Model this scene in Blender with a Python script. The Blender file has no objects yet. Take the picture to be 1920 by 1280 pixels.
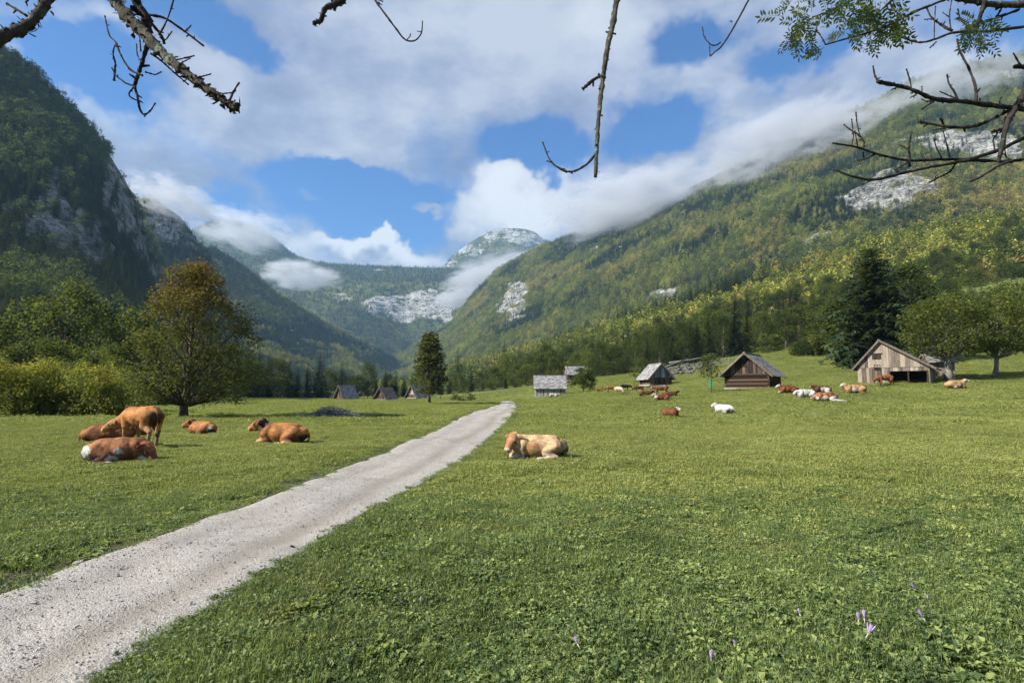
import bpy, math, random
import numpy as np
from mathutils import Vector, Matrix
R = math.radians
S = bpy.context.scene
COL = S.collection
rng = np.random.default_rng(7)
random.seed(7)

# ------------------------------------------------------------------ camera
CAMZ = 1.5
FPX = 1067.0                       # focal length in pixels of the 1920 wide photograph
PITCH = math.atan(95 / FPX)
cam = bpy.data.cameras.new('camera'); co = bpy.data.objects.new('camera', cam); COL.objects.link(co)
cam.sensor_width = 36; cam.lens = 36 * FPX / 1920; cam.clip_start = .05; cam.clip_end = 20000
co.location = (0, 0, CAMZ); co.rotation_euler = (math.pi / 2 + PITCH, 0, 0)
S.camera = co
cP, sP = math.cos(PITCH), math.sin(PITCH)

def at(px, py, Y):
    """world point at forward distance Y that the photograph shows at px, py (arrays allowed)"""
    a = (np.asarray(px, float) - 960) / FPX; b = (640 - np.asarray(py, float)) / FPX
    dy = cP - b * sP; dz = sP + b * cP
    return np.stack(np.broadcast_arrays(a / dy * Y, Y + 0 * a, CAMZ + dz / dy * Y), -1)

def to_px(p):
    x, y, z = p[..., 0], p[..., 1], p[..., 2] - CAMZ
    f = y * cP + z * sP; u = -y * sP + z * cP
    return 960 + FPX * x / f, 640 - FPX * u / f

# ------------------------------------------------------------------ numpy noise
def _hash(ix, iy, iz, seed):
    n = (ix * 374761393 + iy * 668265263 + iz * 2147483647 + seed * 1274126177) & 0xffffffff
    n = ((n ^ (n >> 13)) * 1103515245) & 0xffffffff
    n = ((n ^ (n >> 16)) * 2654435761) & 0xffffffff
    return ((n ^ (n >> 15)) & 0xffffff) / float(0xffffff)

def vnoise(p, seed=0):
    p = np.asarray(p, float); i = np.floor(p).astype(np.int64); f = p - i; f = f * f * (3 - 2 * f)
    r = 0
    for dx in (0, 1):
        for dy in (0, 1):
            for dz in (0, 1):
                w = (f[..., 0] if dx else 1 - f[..., 0]) * (f[..., 1] if dy else 1 - f[..., 1]) * (f[..., 2] if dz else 1 - f[..., 2])
                r = r + w * _hash(i[..., 0] + dx, i[..., 1] + dy, i[..., 2] + dz, seed)
    return r

def fbm(p, octv=4, seed=0, gain=.5):
    r = 0; a = 1; t = 0; p = np.asarray(p, float)
    for k in range(octv):
        r = r + a * vnoise(p, seed + k * 17); t += a; a *= gain; p = p * 2.03 + 5.1
    return r / t                                # 0..1

def sstep(a, b, x):
    t = np.clip((np.asarray(x, float) - a) / (b - a), 0, 1); return t * t * (3 - 2 * t)

# ------------------------------------------------------------------ objects
def tag(o, label=None, cat=None, group=None, kind=None):
    if label: o['label'] = label
    if cat: o['category'] = cat
    if group: o['group'] = group
    if kind: o['kind'] = kind
    return o

def empty(name, loc=(0, 0, 0), rz=0, label=None, cat=None, group=None, s=1):
    o = bpy.data.objects.new(name, None); COL.objects.link(o)
    o.location = loc; o.rotation_euler = (0, 0, rz); o.scale = (s, s, s); o.empty_display_size = .3
    return tag(o, label, cat, group)

def mesh_obj(name, V, F, mat, parent=None, tint=None, col=None, smooth=False, link=True, attrs=None):
    """V n x 3, F list of index lists or an m x k array; tint per face, col per vertex"""
    me = bpy.data.meshes.new(name)
    V = np.asarray(V, np.float32)
    me.vertices.add(len(V)); me.vertices.foreach_set('co', V.ravel())
    if isinstance(F, np.ndarray):
        n, k = F.shape; me.loops.add(n * k); me.polygons.add(n)
        me.loops.foreach_set('vertex_index', F.ravel().astype(np.int32))
        me.polygons.foreach_set('loop_start', np.arange(0, n * k, k, dtype=np.int32))
    else:
        n = len(F); ln = [len(f) for f in F]; me.loops.add(sum(ln)); me.polygons.add(n)
        me.loops.foreach_set('vertex_index', np.array([i for f in F for i in f], np.int32))
        me.polygons.foreach_set('loop_start', np.concatenate([[0], np.cumsum(ln)[:-1]]).astype(np.int32))
    me.polygons.foreach_set('use_smooth', np.full(n, smooth))
    if tint is not None:
        a = me.attributes.new('tint', 'FLOAT', 'FACE'); a.data.foreach_set('value', np.asarray(tint, np.float32))
    if col is not None:
        c = np.ones((len(V), 4), np.float32); c[:, :3] = col
        a = me.attributes.new('coat', 'FLOAT_COLOR', 'POINT'); a.data.foreach_set('color', c.ravel())
    for k, v in (attrs or {}).items():
        a = me.attributes.new(k, 'FLOAT', 'POINT'); a.data.foreach_set('value', np.asarray(v, np.float32))
    me.update(calc_edges=True); me.validate()
    if mat: me.materials.append(mat)
    o = bpy.data.objects.new(name, me)
    if link: COL.objects.link(o)
    if parent: o.parent = parent
    return o

class MB:
    """collects boxes, tubes and quads, each with a tint, and links them as ONE mesh object"""
    def __init__(s): s.V = []; s.F = []; s.T = []; s.n = 0
    def add(s, V, F, t=.5):
        V = np.asarray(V, float)
        s.V.append(V); s.F += [[i + s.n for i in f] for f in F]; s.n += len(V)
        s.T += [t] * len(F) if np.isscalar(t) else list(t)
    def box(s, c, d, M=None, t=.5, taper=1.0):
        x, y, z = [v / 2 for v in d]
        V = np.array([(a * x * (taper if e > 0 else 1), b * y * (taper if e > 0 else 1), e * z) for e in (-1, 1) for b in (-1, 1) for a in (-1, 1)])
        if M is not None: V = V @ np.array(M).T
        s.add(V + np.array(c), [(0, 2, 3, 1), (4, 5, 7, 6), (0, 1, 5, 4), (2, 6, 7, 3), (0, 4, 6, 2), (1, 3, 7, 5)], t)
    def tube(s, pts, rad, seg=8, t=.5, bump=0, cap=True):
        P = np.asarray(pts, float); n = len(P)
        rad = np.full(n, rad) if np.isscalar(rad) else np.asarray(rad, float)
        T = np.gradient(P, axis=0) if n > 2 else np.repeat([P[-1] - P[0]], n, 0)
        T /= np.linalg.norm(T, axis=1)[:, None] + 1e-9
        u = np.cross(T[0], (.3, .1, 1)); u = np.cross(T[0], (1, 0, 0)) if np.linalg.norm(u) < .1 else u
        rings = []
        for i in range(n):
            u = u - T[i] * (u @ T[i]); u /= np.linalg.norm(u) + 1e-9; w = np.cross(T[i], u)
            a = np.arange(seg) * 2 * math.pi / seg
            r = rad[i] * (1 + (bump * (rng.random(seg) * 2 - 1) if bump else 0))
            rings.append(P[i] + (np.cos(a) * r)[:, None] * u + (np.sin(a) * r)[:, None] * w)
        V = np.concatenate(rings); F = []
        for i in range(n - 1):
            for k in range(seg):
                k2 = (k + 1) % seg; F.append((i * seg + k, i * seg + k2, (i + 1) * seg + k2, (i + 1) * seg + k))
        if cap: F.append(tuple(range(seg))[::-1]); F.append(tuple((n - 1) * seg + k for k in range(seg)))
        s.add(V, F, t)
    def build(s, name, mat, parent=None, smooth=False, link=True):
        return mesh_obj(name, np.concatenate(s.V), s.F, mat, parent, tint=s.T, smooth=smooth, link=link)

def rotz(a): c, s = math.cos(a), math.sin(a); return np.array([[c, -s, 0], [s, c, 0], [0, 0, 1]])
def rotx(a): c, s = math.cos(a), math.sin(a); return np.array([[1, 0, 0], [0, c, -s], [0, s, c]])
def roty(a): c, s = math.cos(a), math.sin(a); return np.array([[c, 0, s], [0, 1, 0], [-s, 0, c]])

def copy_tree(o, parent=None):
    c = o.copy(); COL.objects.link(c)
    if parent: c.parent = parent
    for ch in o.children: copy_tree(ch, c)
    return c

# ------------------------------------------------------------------ material helpers
class NT:
    def __init__(s, name):
        s.m = bpy.data.materials.new(name); s.m.use_nodes = True; s.t = s.m.node_tree; s.t.nodes.clear()
        s.out = s.n('ShaderNodeOutputMaterial')
    def n(s, typ, inp=None, **kw):
        nd = s.t.nodes.new(typ)
        for k, v in kw.items(): setattr(nd, k, v)
        for k, v in (inp or {}).items(): s.set(nd.inputs[k], v)
        return nd
    def set(s, sock, v):
        if isinstance(v, bpy.types.NodeSocket): s.t.links.new(v, sock)
        elif isinstance(v, bpy.types.Node): s.t.links.new(v.outputs[0], sock)
        else:
            if sock.type == 'RGBA' and len(v) == 3: v = (*v, 1)
            sock.default_value = v
    def pos(s): return s.n('ShaderNodeNewGeometry').outputs['Position']
    def objc(s): return s.n('ShaderNodeTexCoord').outputs['Object']
    def noise(s, vec, scale, detail=3, rough=.55, dist=0):
        return s.n('ShaderNodeTexNoise', {'Vector': vec, 'Scale': scale, 'Detail': detail, 'Roughness': rough, 'Distortion': dist}).outputs['Fac']
    def ramp(s, fac, stops):
        r = s.n('ShaderNodeValToRGB', {'Fac': fac}); e = r.color_ramp.elements
        while len(e) < len(stops): e.new(.5)
        for k, (p, c) in enumerate(stops):
            e[k].position = p; e[k].color = (*c, 1) if not np.isscalar(c) else (c, c, c, 1)
        return r.outputs[0]
    def mix(s, f, a, b, mode='MIX'):
        m = s.n('ShaderNodeMix', data_type='RGBA', blend_type=mode)
        s.set(m.inputs[0], f); s.set(m.inputs[6], a); s.set(m.inputs[7], b); return m.outputs[2]
    def math(s, op, a, b=0, c=None):
        m = s.n('ShaderNodeMath', operation=op); s.set(m.inputs[0], a); s.set(m.inputs[1], b)
        if c is not None: s.set(m.inputs[2], c)
        return m.outputs[0]
    def vmath(s, op, a, b=(0, 0, 0)):
        m = s.n('ShaderNodeVectorMath', operation=op); s.set(m.inputs[0], a)
        if op == 'SCALE': s.set(m.inputs[3], b)
        else: s.set(m.inputs[1], b)
        return m.outputs[1 if op in ('LENGTH', 'DOT_PRODUCT') else 0]
    def mr(s, v, a, b, c=0., d=1., smooth=True):
        m = s.n('ShaderNodeMapRange', {'Value': v, 'From Min': a, 'From Max': b, 'To Min': c, 'To Max': d})
        if smooth: m.interpolation_type = 'SMOOTHSTEP'
        return m.outputs[0]
    def attr(s, name, out='Fac'): return s.n('ShaderNodeAttribute', attribute_name=name).outputs[out]
    def bump(s, h, strength=.5, dist=.02):
        return s.n('ShaderNodeBump', {'Height': h, 'Strength': strength, 'Distance': dist}).outputs[0]
    def bsdf(s, color, rough=.9, normal=None, spec=.2, transl=None, tf=.3):
        b = s.n('ShaderNodeBsdfPrincipled', {'Base Color': color, 'Roughness': rough, 'Specular IOR Level': spec})
        if normal is not None: s.set(b.inputs['Normal'], normal)
        o = b.outputs[0]
        if transl is not None:
            t = s.n('ShaderNodeBsdfTranslucent', {'Color': transl})
            o = s.n('ShaderNodeMixShader', {0: tf, 1: o, 2: t.outputs[0]}).outputs[0]
        s.t.links.new(o, s.out.inputs['Surface']); return s.m

def mat_leaf(name, dark, mid, light, scale=.25, tf=.3, inst=False, autumn=None, aut=.0, top=None):
    """foliage: per-leaf tint, clump noise, and for woods a tone of its own for each tree"""
    s = NT(name)
    nz = s.noise(s.pos(), scale, 2)
    f = s.math('MULTIPLY_ADD', s.attr('tint'), .55, s.math('MULTIPLY', nz, .5))
    oi = s.n('ShaderNodeObjectInfo')
    if inst:
        f = s.math('ADD', s.math('MULTIPLY', f, .6), s.math('MULTIPLY', oi.outputs['Random'], .46))
    if inst:                                   # broad patches of sun and shade painted into the tree tone
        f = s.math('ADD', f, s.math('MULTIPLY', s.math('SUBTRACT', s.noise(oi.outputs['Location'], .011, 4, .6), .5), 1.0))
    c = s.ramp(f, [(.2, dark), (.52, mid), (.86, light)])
    if autumn:
        g = s.noise(oi.outputs['Location'], .006 if inst else .4, 3, .6)
        g = s.math('ADD', g, s.math('MULTIPLY', s.math('SUBTRACT', oi.outputs['Random'], .5), .22))
        c = s.mix(s.mr(g, .62 - aut, .74 - aut), c, s.ramp(s.math('FRACT', s.math('MULTIPLY', oi.outputs['Random'], 7.3)), [(.1, autumn[0]), (.55, autumn[1]), (.9, autumn[2])]))
    if top:                                   # older leaves turn first in the top of the crown
        z = s.n('ShaderNodeSeparateXYZ', {0: s.objc()}).outputs[2]
        z = s.math('ADD', z, s.math('MULTIPLY', s.math('SUBTRACT', s.noise(s.objc(), 1.1, 3, .6), .5), (top[1] - top[0]) * 1.3))
        c = s.mix(s.mr(z, top[0], top[1], 0, .85), c, s.mix(s.attr('tint'), (*top[2][0], 1), (*top[2][1], 1)))
    tr = s.mix(.6, c, (.35, .42, .06), 'MIX')
    return s.bsdf(c, .75, transl=tr, tf=tf, spec=.15)
# ------------------------------------------------------------------ lie of the land (metres, camera foot at 0,0,0)
_anch = [(0, 0, 0), (-8, 4, .0), (8, 4, 0), (0, 12, 0), (12, 12, 0), (-12, 14, 0), (-30, 32, 0), (-20, 20, 0), (22, 22, .15), (0, 30, 0), (-12, 34, 0),
         (36, 28, .6), (30, 10, .3), (-40, 60, .1), (0, 60, 0), (-25, 100, -.2)]
for _px, _py, _Y in [(1690, 719, 58), (1796, 728, 50), (1480, 736, 50), (1555, 752, 44), (1357, 774, 38), (1258, 780, 35), (1410, 723, 60), (1228, 721, 90),
                     (1160, 739, 80), (1242, 749, 74), (1032, 742, 105), (1080, 708, 140), (1270, 690, 130), (1460, 658, 120), (1560, 655, 105),
                     (1850, 668, 100), (1000, 724, 150), (1130, 712, 140), (860, 742, 150), (640, 746, 160), (745, 746, 165), (460, 745, 150),
                     (250, 742, 120), (955, 751, 100), (1862, 706, 62), (805, 757, 72), (1333, 730, 52), (1900, 760, 33)]:
    _anch.append(tuple(at(_px, _py, _Y)[[0, 1]]) + (at(_px, _py, _Y)[2],))
_anch += [(-1, 122, -.9), (-300, 150, 2), (-300, 0, 0), (-120, 60, 0), (150, 20, 12), (180, 100, 32), (0, 330, 4), (-300, 330, 3), (300, 330, 60), (0, -50, 0), (300, -50, 20), (-300, -50, 0), (120, 160, 28)]
_A = np.array(_anch, float)
def _phi(r): return np.where(r > 0, r * r * np.log(r + 1e-9), 0)
_S = 50.0
_XY = _A[:, :2] / _S; _n = len(_XY)
_K = _phi(np.linalg.norm(_XY[:, None] - _XY[None], axis=2)) + np.eye(_n) * .02
_Pm = np.c_[np.ones(_n), _XY]
_M = np.block([[_K, _Pm], [_Pm.T, np.zeros((3, 3))]])
_W = np.linalg.solve(_M, np.r_[_A[:, 2], 0, 0, 0])
def gz(x, y):
    x = np.asarray(x, float); y = np.asarray(y, float)
    X = np.clip(x, -300, 300) / _S; Yy = np.clip(y, -50, 330) / _S
    sh = np.broadcast(X, Yy).shape; q = np.stack([np.broadcast_to(X, sh).ravel(), np.broadcast_to(Yy, sh).ravel()], 1)
    out = np.empty(len(q))
    for i in range(0, len(q), 20000):
        qq = q[i:i + 20000]
        out[i:i + 20000] = _phi(np.linalg.norm(qq[:, None] - _XY[None], axis=2)) @ _W[:_n] + _W[_n] + qq @ _W[_n + 1:]
    out = out.reshape(sh)
    p = np.stack(np.broadcast_arrays(x, y, 0 * x + 0 * y), -1)
    d = np.sqrt(x * x + y * y)
    un = (fbm(p * .35, 2, 3) - .5) * .2 * sstep(2, 9, d) + (fbm(p * 1.3, 2, 4) - .5) * .07 * sstep(1, 4, d) + (fbm(p * .07, 2, 9) - .5) * .5 * sstep(15, 50, d)
    return out + un

def ground_hit(px, py, y0=2.0, y1=260.0):
    """first point of the ground the camera ray through px, py meets"""
    Y = np.geomspace(y0, y1, 1500); P = at(px, py, Y)
    g = gz(P[:, 0], P[:, 1]) - P[:, 2]
    k = int(np.argmax(g > 0)) if (g > 0).any() else len(Y) - 1
    k = max(k, 1); t = np.clip(-g[k - 1] / (g[k] - g[k - 1] + 1e-12), 0, 1)
    y = Y[k - 1] + (Y[k] - Y[k - 1]) * t; p = at(px, py, y)
    return np.array([p[0], p[1], float(gz(p[0], p[1]))])

# ------------------------------------------------------------------ track edges
_re = [(60, 1400), (200, 1275), (300, 1210), (390, 1154), (500, 1084), (567, 1045), (617, 1013), (700, 962), (800, 905), (870, 864), (912, 830), (945, 800), (962, 778), (968, 765), (967, 757), (962, 751.5)]
_le = [(-420, 1235), (-240, 1180), (0, 1112), (130, 1062), (250, 1020), (333, 991), (400, 965), (500, 933), (583, 899), (640, 877), (740, 838), (810, 810), (880, 776), (918, 764), (938, 756), (944, 751.5)]
RE = np.array([ground_hit(*p, y0=1.2)[:2] for p in _re]); LE = np.array([ground_hit(*p, y0=1.2)[:2] for p in _le])
RE = np.r_[[RE[0] + (RE[0] - RE[1]) * 3], RE, [[1.2, 112], [-1.5, 122]]]; LE = np.r_[[LE[0] + (LE[0] - LE[1]) * 3], LE, [[-1.5, 112], [-4.5, 121]]]
def resample(P, n):
    d = np.r_[0, np.cumsum(np.linalg.norm(np.diff(P, axis=0), axis=1))]; w = d + 0
    t = np.linspace(0, 1, n) ** 1.7 * d[-1]
    return np.stack([np.interp(t, d, P[:, k]) for k in range(P.shape[1])], 1)
def crsp(P, m=12):
    P = np.asarray(P, float); Q = np.r_[[2 * P[0] - P[1]], P, [2 * P[-1] - P[-2]]]; o = []
    for i in range(1, len(Q) - 2):
        for t in np.arange(m) / m:
            a, b, c, d = Q[i - 1], Q[i], Q[i + 1], Q[i + 2]
            o.append(.5 * (2 * b + (c - a) * t + (2 * a - 5 * b + 4 * c - d) * t * t + (3 * b - a - 3 * c + d) * t ** 3))
    return np.array(o + [P[-1]])
RE = crsp(RE, 6); LE = crsp(LE, 6)
def _edge_d(px, py, E):
    """signed distance to a polyline: positive to its left walking away"""
    P = np.stack([px, py], -1)[..., None, :]; A = E[:-1]; B = E[1:]; AB = B - A
    t = np.clip(((P - A) * AB).sum(-1) / ((AB * AB).sum(-1) + 1e-12), 0, 1); D = P - A - t[..., None] * AB
    d = np.linalg.norm(D, axis=-1); k = d.argmin(-1)
    cr = AB[k, 0] * (np.take_along_axis(D[..., 1], k[..., None], -1)[..., 0]) - AB[k, 1] * (np.take_along_axis(D[..., 0], k[..., None], -1)[..., 0])
    return np.take_along_axis(d, k[..., None], -1)[..., 0] * np.where(cr >= 0, 1, -1)
def track_in(x, y):
    """metres inside the track (negative outside), ragged edge included"""
    x = np.asarray(x, float); y = np.asarray(y, float); out = np.empty(x.shape)
    xf, yf, of = x.ravel(), y.ravel(), out.ravel()
    for i in range(0, len(xf), 20000):
        s_ = slice(i, i + 20000)
        of[s_] = np.minimum(_edge_d(xf[s_], yf[s_], RE), -_edge_d(xf[s_], yf[s_], LE))
    out = of.reshape(x.shape)
    p = np.stack([x, y, 0 * x], -1)
    return out + (fbm(p * 3.5, 4, 21, .65) - .5) * .22

# ------------------------------------------------------------------ ground and track meshes
def mat_ground():
    s = NT('meadow_soil_and_turf'); p = s.pos()
    f = s.math('ADD', s.math('MULTIPLY', s.noise(p, .12, 4), .5), s.math('MULTIPLY', s.noise(p, 2.2, 4), .5))
    c = s.ramp(f, [(.3, (.045, .06, .015)), (.5, (.12, .15, .03)), (.7, (.22, .24, .06))])
    f2 = s.noise(p, 28, 3, .7)
    c = s.mix(s.mr(f2, .45, .75), c, (.05, .05, .02))
    c = s.mix(s.mr(s.noise(p, .35, 3), .58, .75, 0, .45), c, (.24, .2, .08))
    c = s.mix(s.mr(s.math('ADD', s.attr('verge'), s.math('MULTIPLY', s.math('SUBTRACT', s.noise(p, 6, 4, .7), .5), 1.2)), .4, .6), c, s.ramp(s.noise(p, 18, 3, .7), [(.35, (.035, .03, .02)), (.65, (.13, .115, .085))]))
    return s.bsdf(c, .95, s.bump(s.noise(p, 9, 5, .7), .9, .12))
def mat_track():
    s = NT('gravel_track'); p = s.pos()
    v = s.n('ShaderNodeTexVoronoi', {'Vector': p, 'Scale': 70.0}); v2 = s.n('ShaderNodeTexVoronoi', {'Vector': p, 'Scale': 190.0})
    c = s.ramp(s.noise(p, 5, 5, .7), [(.3, (.24, .222, .20)), (.55, (.34, .322, .295)), (.75, (.42, .402, .372))])
    c = s.mix(.45, c, s.ramp(v.outputs['Color'], [(.1, (.16, .15, .14)), (.5, (.33, .315, .29)), (.9, (.50, .485, .46))]))
    c = s.mix(s.mr(s.noise(p, 1.1, 4, .6), .5, .72, 0, .55), c, (.24, .215, .18))
    c = s.mix(s.attr('rut'), c, (.235, .215, .185))
    c = s.mix(s.mr(s.noise(p, 14, 3, .8), .62, .74, 0, .6), c, (.12, .105, .085))
    c = s.mix(s.mr(s.noise(s.vmath('ADD', p, (3.1, 1.7, 0)), .9, 2, .6), .63, .72, 0, .22), c, (.36, .22, .19))
    h = s.math('ADD', s.math('MULTIPLY', v.outputs['Distance'], -.7), s.math('ADD', s.noise(p, 16, 4, .7), s.math('MULTIPLY', v2.outputs['Distance'], -.3)))
    return s.bsdf(c, .95, s.bump(h, .8, .012), spec=.2)
M_ground = mat_ground(); M_track = mat_track()
def nonuni(lo, hi, n, fine, c=0):
    t = np.linspace(-1, 1, n); a = 7.2
    v = np.sinh(a * t) / np.sinh(a); v = np.where(v < 0, -v * (lo - c), v * (hi - c)) + c
    return v
gx = nonuni(-4000, 5000, 361, .2); gy = np.r_[np.linspace(-30, 2, 20)[:-1], 2 + (np.sinh(7.0 * np.linspace(0, 1, 300)) / np.sinh(7.0)) * 9000]
GX, GY = np.meshgrid(gx, gy)
GZ = gz(GX, GY)
tin = track_in(GX, GY)
GZ = GZ - .05 * sstep(-.02, .25, tin)             # the bed the gravel lies in
GZ = GZ - sstep(300, 600, np.abs(GX)) * 0
ny_, nx_ = GX.shape
idx = np.arange(nx_ * ny_).reshape(ny_, nx_)
Fq = np.stack([idx[:-1, :-1], idx[:-1, 1:], idx[1:, 1:], idx[1:, :-1]], -1).reshape(-1, 4)
g = mesh_obj('ground', np.stack([GX, GY, GZ], -1).reshape(-1, 3), Fq, M_ground, smooth=True, attrs={'verge': sstep(-.6, -.1, tin).ravel()})
tag(g, 'green valley meadow with short grass', 'ground', kind='structure')
n1 = 420; n2 = 26
PA_ = resample(LE, n1); PB_ = resample(RE, n1)
T = np.linspace(-.05, 1.05, n2)[None, :, None]
TR = PA_[:, None] * (1 - T) + PB_[:, None] * T
tx, ty = TR[..., 0], TR[..., 1]
tz = gz(tx, ty)
prof = (T[..., 0] * 0 + sstep(-.05, .06, T[..., 0]) * sstep(1.05, .94, T[..., 0]))
p_ = np.stack([tx, ty, 0 * tx], -1)
tz = tz - .045 + .07 * prof + (fbm(p_ * 2.2, 3, 31) - .5) * .025 * prof
idx = np.arange(n1 * n2).reshape(n1, n2)
Fq = np.stack([idx[:-1, :-1], idx[:-1, 1:], idx[1:, 1:], idx[1:, :-1]], -1).reshape(-1, 4)
Tv = T[..., 0] + 0 * tx
rut = np.exp(-((Tv - .70 - .04 * np.sin(ty * .3)) / .085) ** 2) * .8 + np.exp(-((Tv - .27) / .07) ** 2) * .4
rut *= .6 + .8 * (fbm(p_ * .8, 3, 5))
tz = tz - .02 * rut
o = mesh_obj('gravel_path', np.stack([tx, ty, tz], -1).reshape(-1, 3), Fq, M_track, smooth=True, attrs={'rut': np.clip(rut, 0, 1).ravel()})
tag(o, 'pale gravel farm track curving away across the meadow', 'path', kind='structure')
# ------------------------------------------------------------------ mountains: sheets of real relief with a back side
def mat_hill(name, rockc=((.09, .088, .086), (.40, .40, .39), (.70, .69, .67)), floor=((.03, .045, .015), (.10, .115, .035), (.2, .19, .07))):
    s = NT(name); p = s.pos()
    fl = s.ramp(s.noise(p, .02, 6, .7), [(.3, floor[0]), (.5, floor[1]), (.7, floor[2])])
    st = s.vmath('MULTIPLY', p, (.02, .02, .085))
    ck = s.n('ShaderNodeTexVoronoi', {'Vector': s.vmath('MULTIPLY', p, (.09, .09, .035)), 'Scale': 1.0}, feature='DISTANCE_TO_EDGE').outputs['Distance']
    n1 = s.noise(st, 1.0, 9, .68, .8); n2 = s.noise(p, .055, 8, .75)
    rk = s.ramp(s.math('MULTIPLY_ADD', n1, .6, s.math('MULTIPLY', n2, .4)), [(.38, rockc[0]), (.47, rockc[1]), (.58, rockc[2])])
    rk = s.mix(s.mr(ck, .0, .12, .55, 0), rk, (.05, .052, .055))
    rk = s.mix(s.mr(s.noise(p, .16, 4, .7), .5, .62, 0, .8), rk, (.05, .065, .03))
    r = s.math('ADD', s.attr('rock'), s.math('MULTIPLY', s.math('SUBTRACT', s.noise(p, .09, 5, .7), .5), 1.0))
    c = s.mix(s.mr(r, .4, .56), fl, rk)
    return s.bsdf(c, .95, s.bump(s.math('ADD', n1, n2), 1.0, 14.0), spec=.1)
M_hill = mat_hill('forest_floor_and_limestone')

def interp_rows(rows, px):
    """each row [(px, py, Y)...] -> arrays py, Y at px"""
    o = []
    for r in rows:
        r = np.array(sorted(r), float); o.append(np.stack([np.interp(px, r[:, 0], r[:, 1]), np.interp(px, r[:, 0], r[:, 2])], -1))
    return np.array(o)                        # rows x n x 2

HILLS = {}
def hill(name, rows, x0, x1, nx, nv, amp, rocks, label, scale=None, seed=0, back=1.0, rock_bias=0.0, drop=40, ridge_keep=.25):
    px = np.linspace(x0, x1, nx); A = interp_rows(rows, px); k = len(rows)
    # smooth along the rows
    for _ in range(3): A[:, 1:-1] = (A[:, :-2] + 2 * A[:, 1:-1] + A[:, 2:]) / 4
    v = np.linspace(0, k - 1, nv); i0 = np.clip(np.floor(v).astype(int), 0, k - 2); f = (v - i0)[:, None, None]
    B = A[i0] * (1 - f) + A[i0 + 1] * f
    for _ in range(2): B[1:-1] = (B[:-2] + 2 * B[1:-1] + B[2:]) / 4
    PY, YY = B[..., 0], B[..., 1]; PX = np.repeat(px[None], nv, 0)
    P = at(PX, PY, YY)
    vv = np.linspace(0, 1, nv)[:, None]
    sc = scale or amp * 6
    n = fbm(P / sc, 5, seed, .55) - .5
    rid = 1 - np.abs(fbm(P / (sc * 1.7) + 9, 4, seed + 5) * 2 - 1) * 2
    env = sstep(0, .12, vv) * (1 - (1 - ridge_keep) * sstep(.8, 1, vv))
    away = P[..., :2] / np.linalg.norm(P[..., :2], axis=-1, keepdims=True)
    P[..., :2] += away * ((n * 1.6 + rid * .55) * amp * env)[..., None]
    P[..., 2] += n * amp * .5 * env
    rock = np.full(PX.shape, rock_bias, float)
    for (cx, cy, rx, ry, s_) in rocks:
        d = ((PX - cx) / rx) ** 2 + ((PY - cy) / ry) ** 2
        rock += s_ * np.exp(-d * 1.1)
    rock = rock * 1.25 + (fbm(P * np.array([.011, .011, .02]), 4, seed + 60, .6) - .5) * 2.0 + (fbm(P * np.array([.04, .04, .09]), 3, seed + 61) - .5) * .9
    # cliffs stand out as stepped relief
    rn = fbm(P * np.array([.02, .02, .05]) * (300 / max(sc, 60)) ** .5, 5, seed + 30, .6) - .5
    rk = np.clip(rock, 0, 1)
    P[..., :2] += away * (rn * amp * .8 * rk)[..., None]
    # back side
    bk = []
    top = P[-1]; aw = away[-1]
    for j, (dy, dz) in enumerate([(.15, -.03), (.5, -.25), (1.2, -.9)]):
        q = top.copy(); q[:, :2] += aw * dy * back * 400; q[:, 2] += dz * back * 400; bk.append(q)
    base = P[0].copy(); base[:, 2] -= drop
    Q = np.concatenate([base[None], P, np.array(bk)])
    rock_ = np.concatenate([rock[:1], rock, np.repeat(rock[-1:], 3, 0)])
    m = len(Q); idx = np.arange(m * nx).reshape(m, nx)
    Fq = np.stack([idx[:-1, :-1], idx[:-1, 1:], idx[1:, 1:], idx[1:, :-1]], -1).reshape(-1, 4)
    o = mesh_obj(name, Q.reshape(-1, 3), Fq, M_hill, smooth=True, attrs={'rock': rock_.ravel()})
    tag(o, label, 'mountain', kind='structure')
    HILLS[label] = (P, rock, PX, PY); return P, rock, PX, PY

H_left = hill('hill', [
    [(-500, 765, 45), (0, 752, 78), (150, 750, 95), (300, 748, 150), (420, 746, 230), (480, 750, 330)],
    [(-500, 640, 110), (0, 640, 150), (150, 640, 180), (300, 660, 260), (420, 705, 400), (480, 742, 560)],
    [(-500, 400, 230), (0, 480, 290), (150, 500, 330), (260, 520, 390), (330, 610, 470), (420, 715, 560), (480, 746, 600)],
    [(-500, 100, 330), (0, 300, 380), (120, 320, 410), (200, 350, 440), (270, 480, 490), (340, 600, 580), (420, 716, 620), (480, 748, 650)],
    [(-500, -200, 430), (-200, -60, 440), (0, 92, 470), (50, 125, 480), (100, 172, 490), (150, 225, 500), (197, 275, 510), (232, 332, 520), (262, 388, 530), (274, 440, 545),
     (305, 492, 570), (333, 545, 600), (360, 620, 650), (420, 716, 680), (480, 750, 700)]],
    -500, 480, 420, 300, 20, [(88, 380, 17, 65, 1.1), (122, 430, 17, 80, 1.25), (104, 345, 14, 40, .8), (152, 400, 12, 60, .8), (205, 350, 17, 66, 1.5), (232, 385, 19, 70, 1.6), (262, 440, 18, 50, 1.5), (285, 470, 20, 58, 1.7), (308, 515, 20, 42, 1.5), (178, 455, 14, 50, 1.0), (30, 340, 18, 40, .5), (8, 410, 20, 30, .5), (55, 440, 12, 40, .5), (318, 535, 20, 18, .9)],
    'steep wooded mountainside with grey cliffs', seed=1, rock_bias=-.03)
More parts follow.
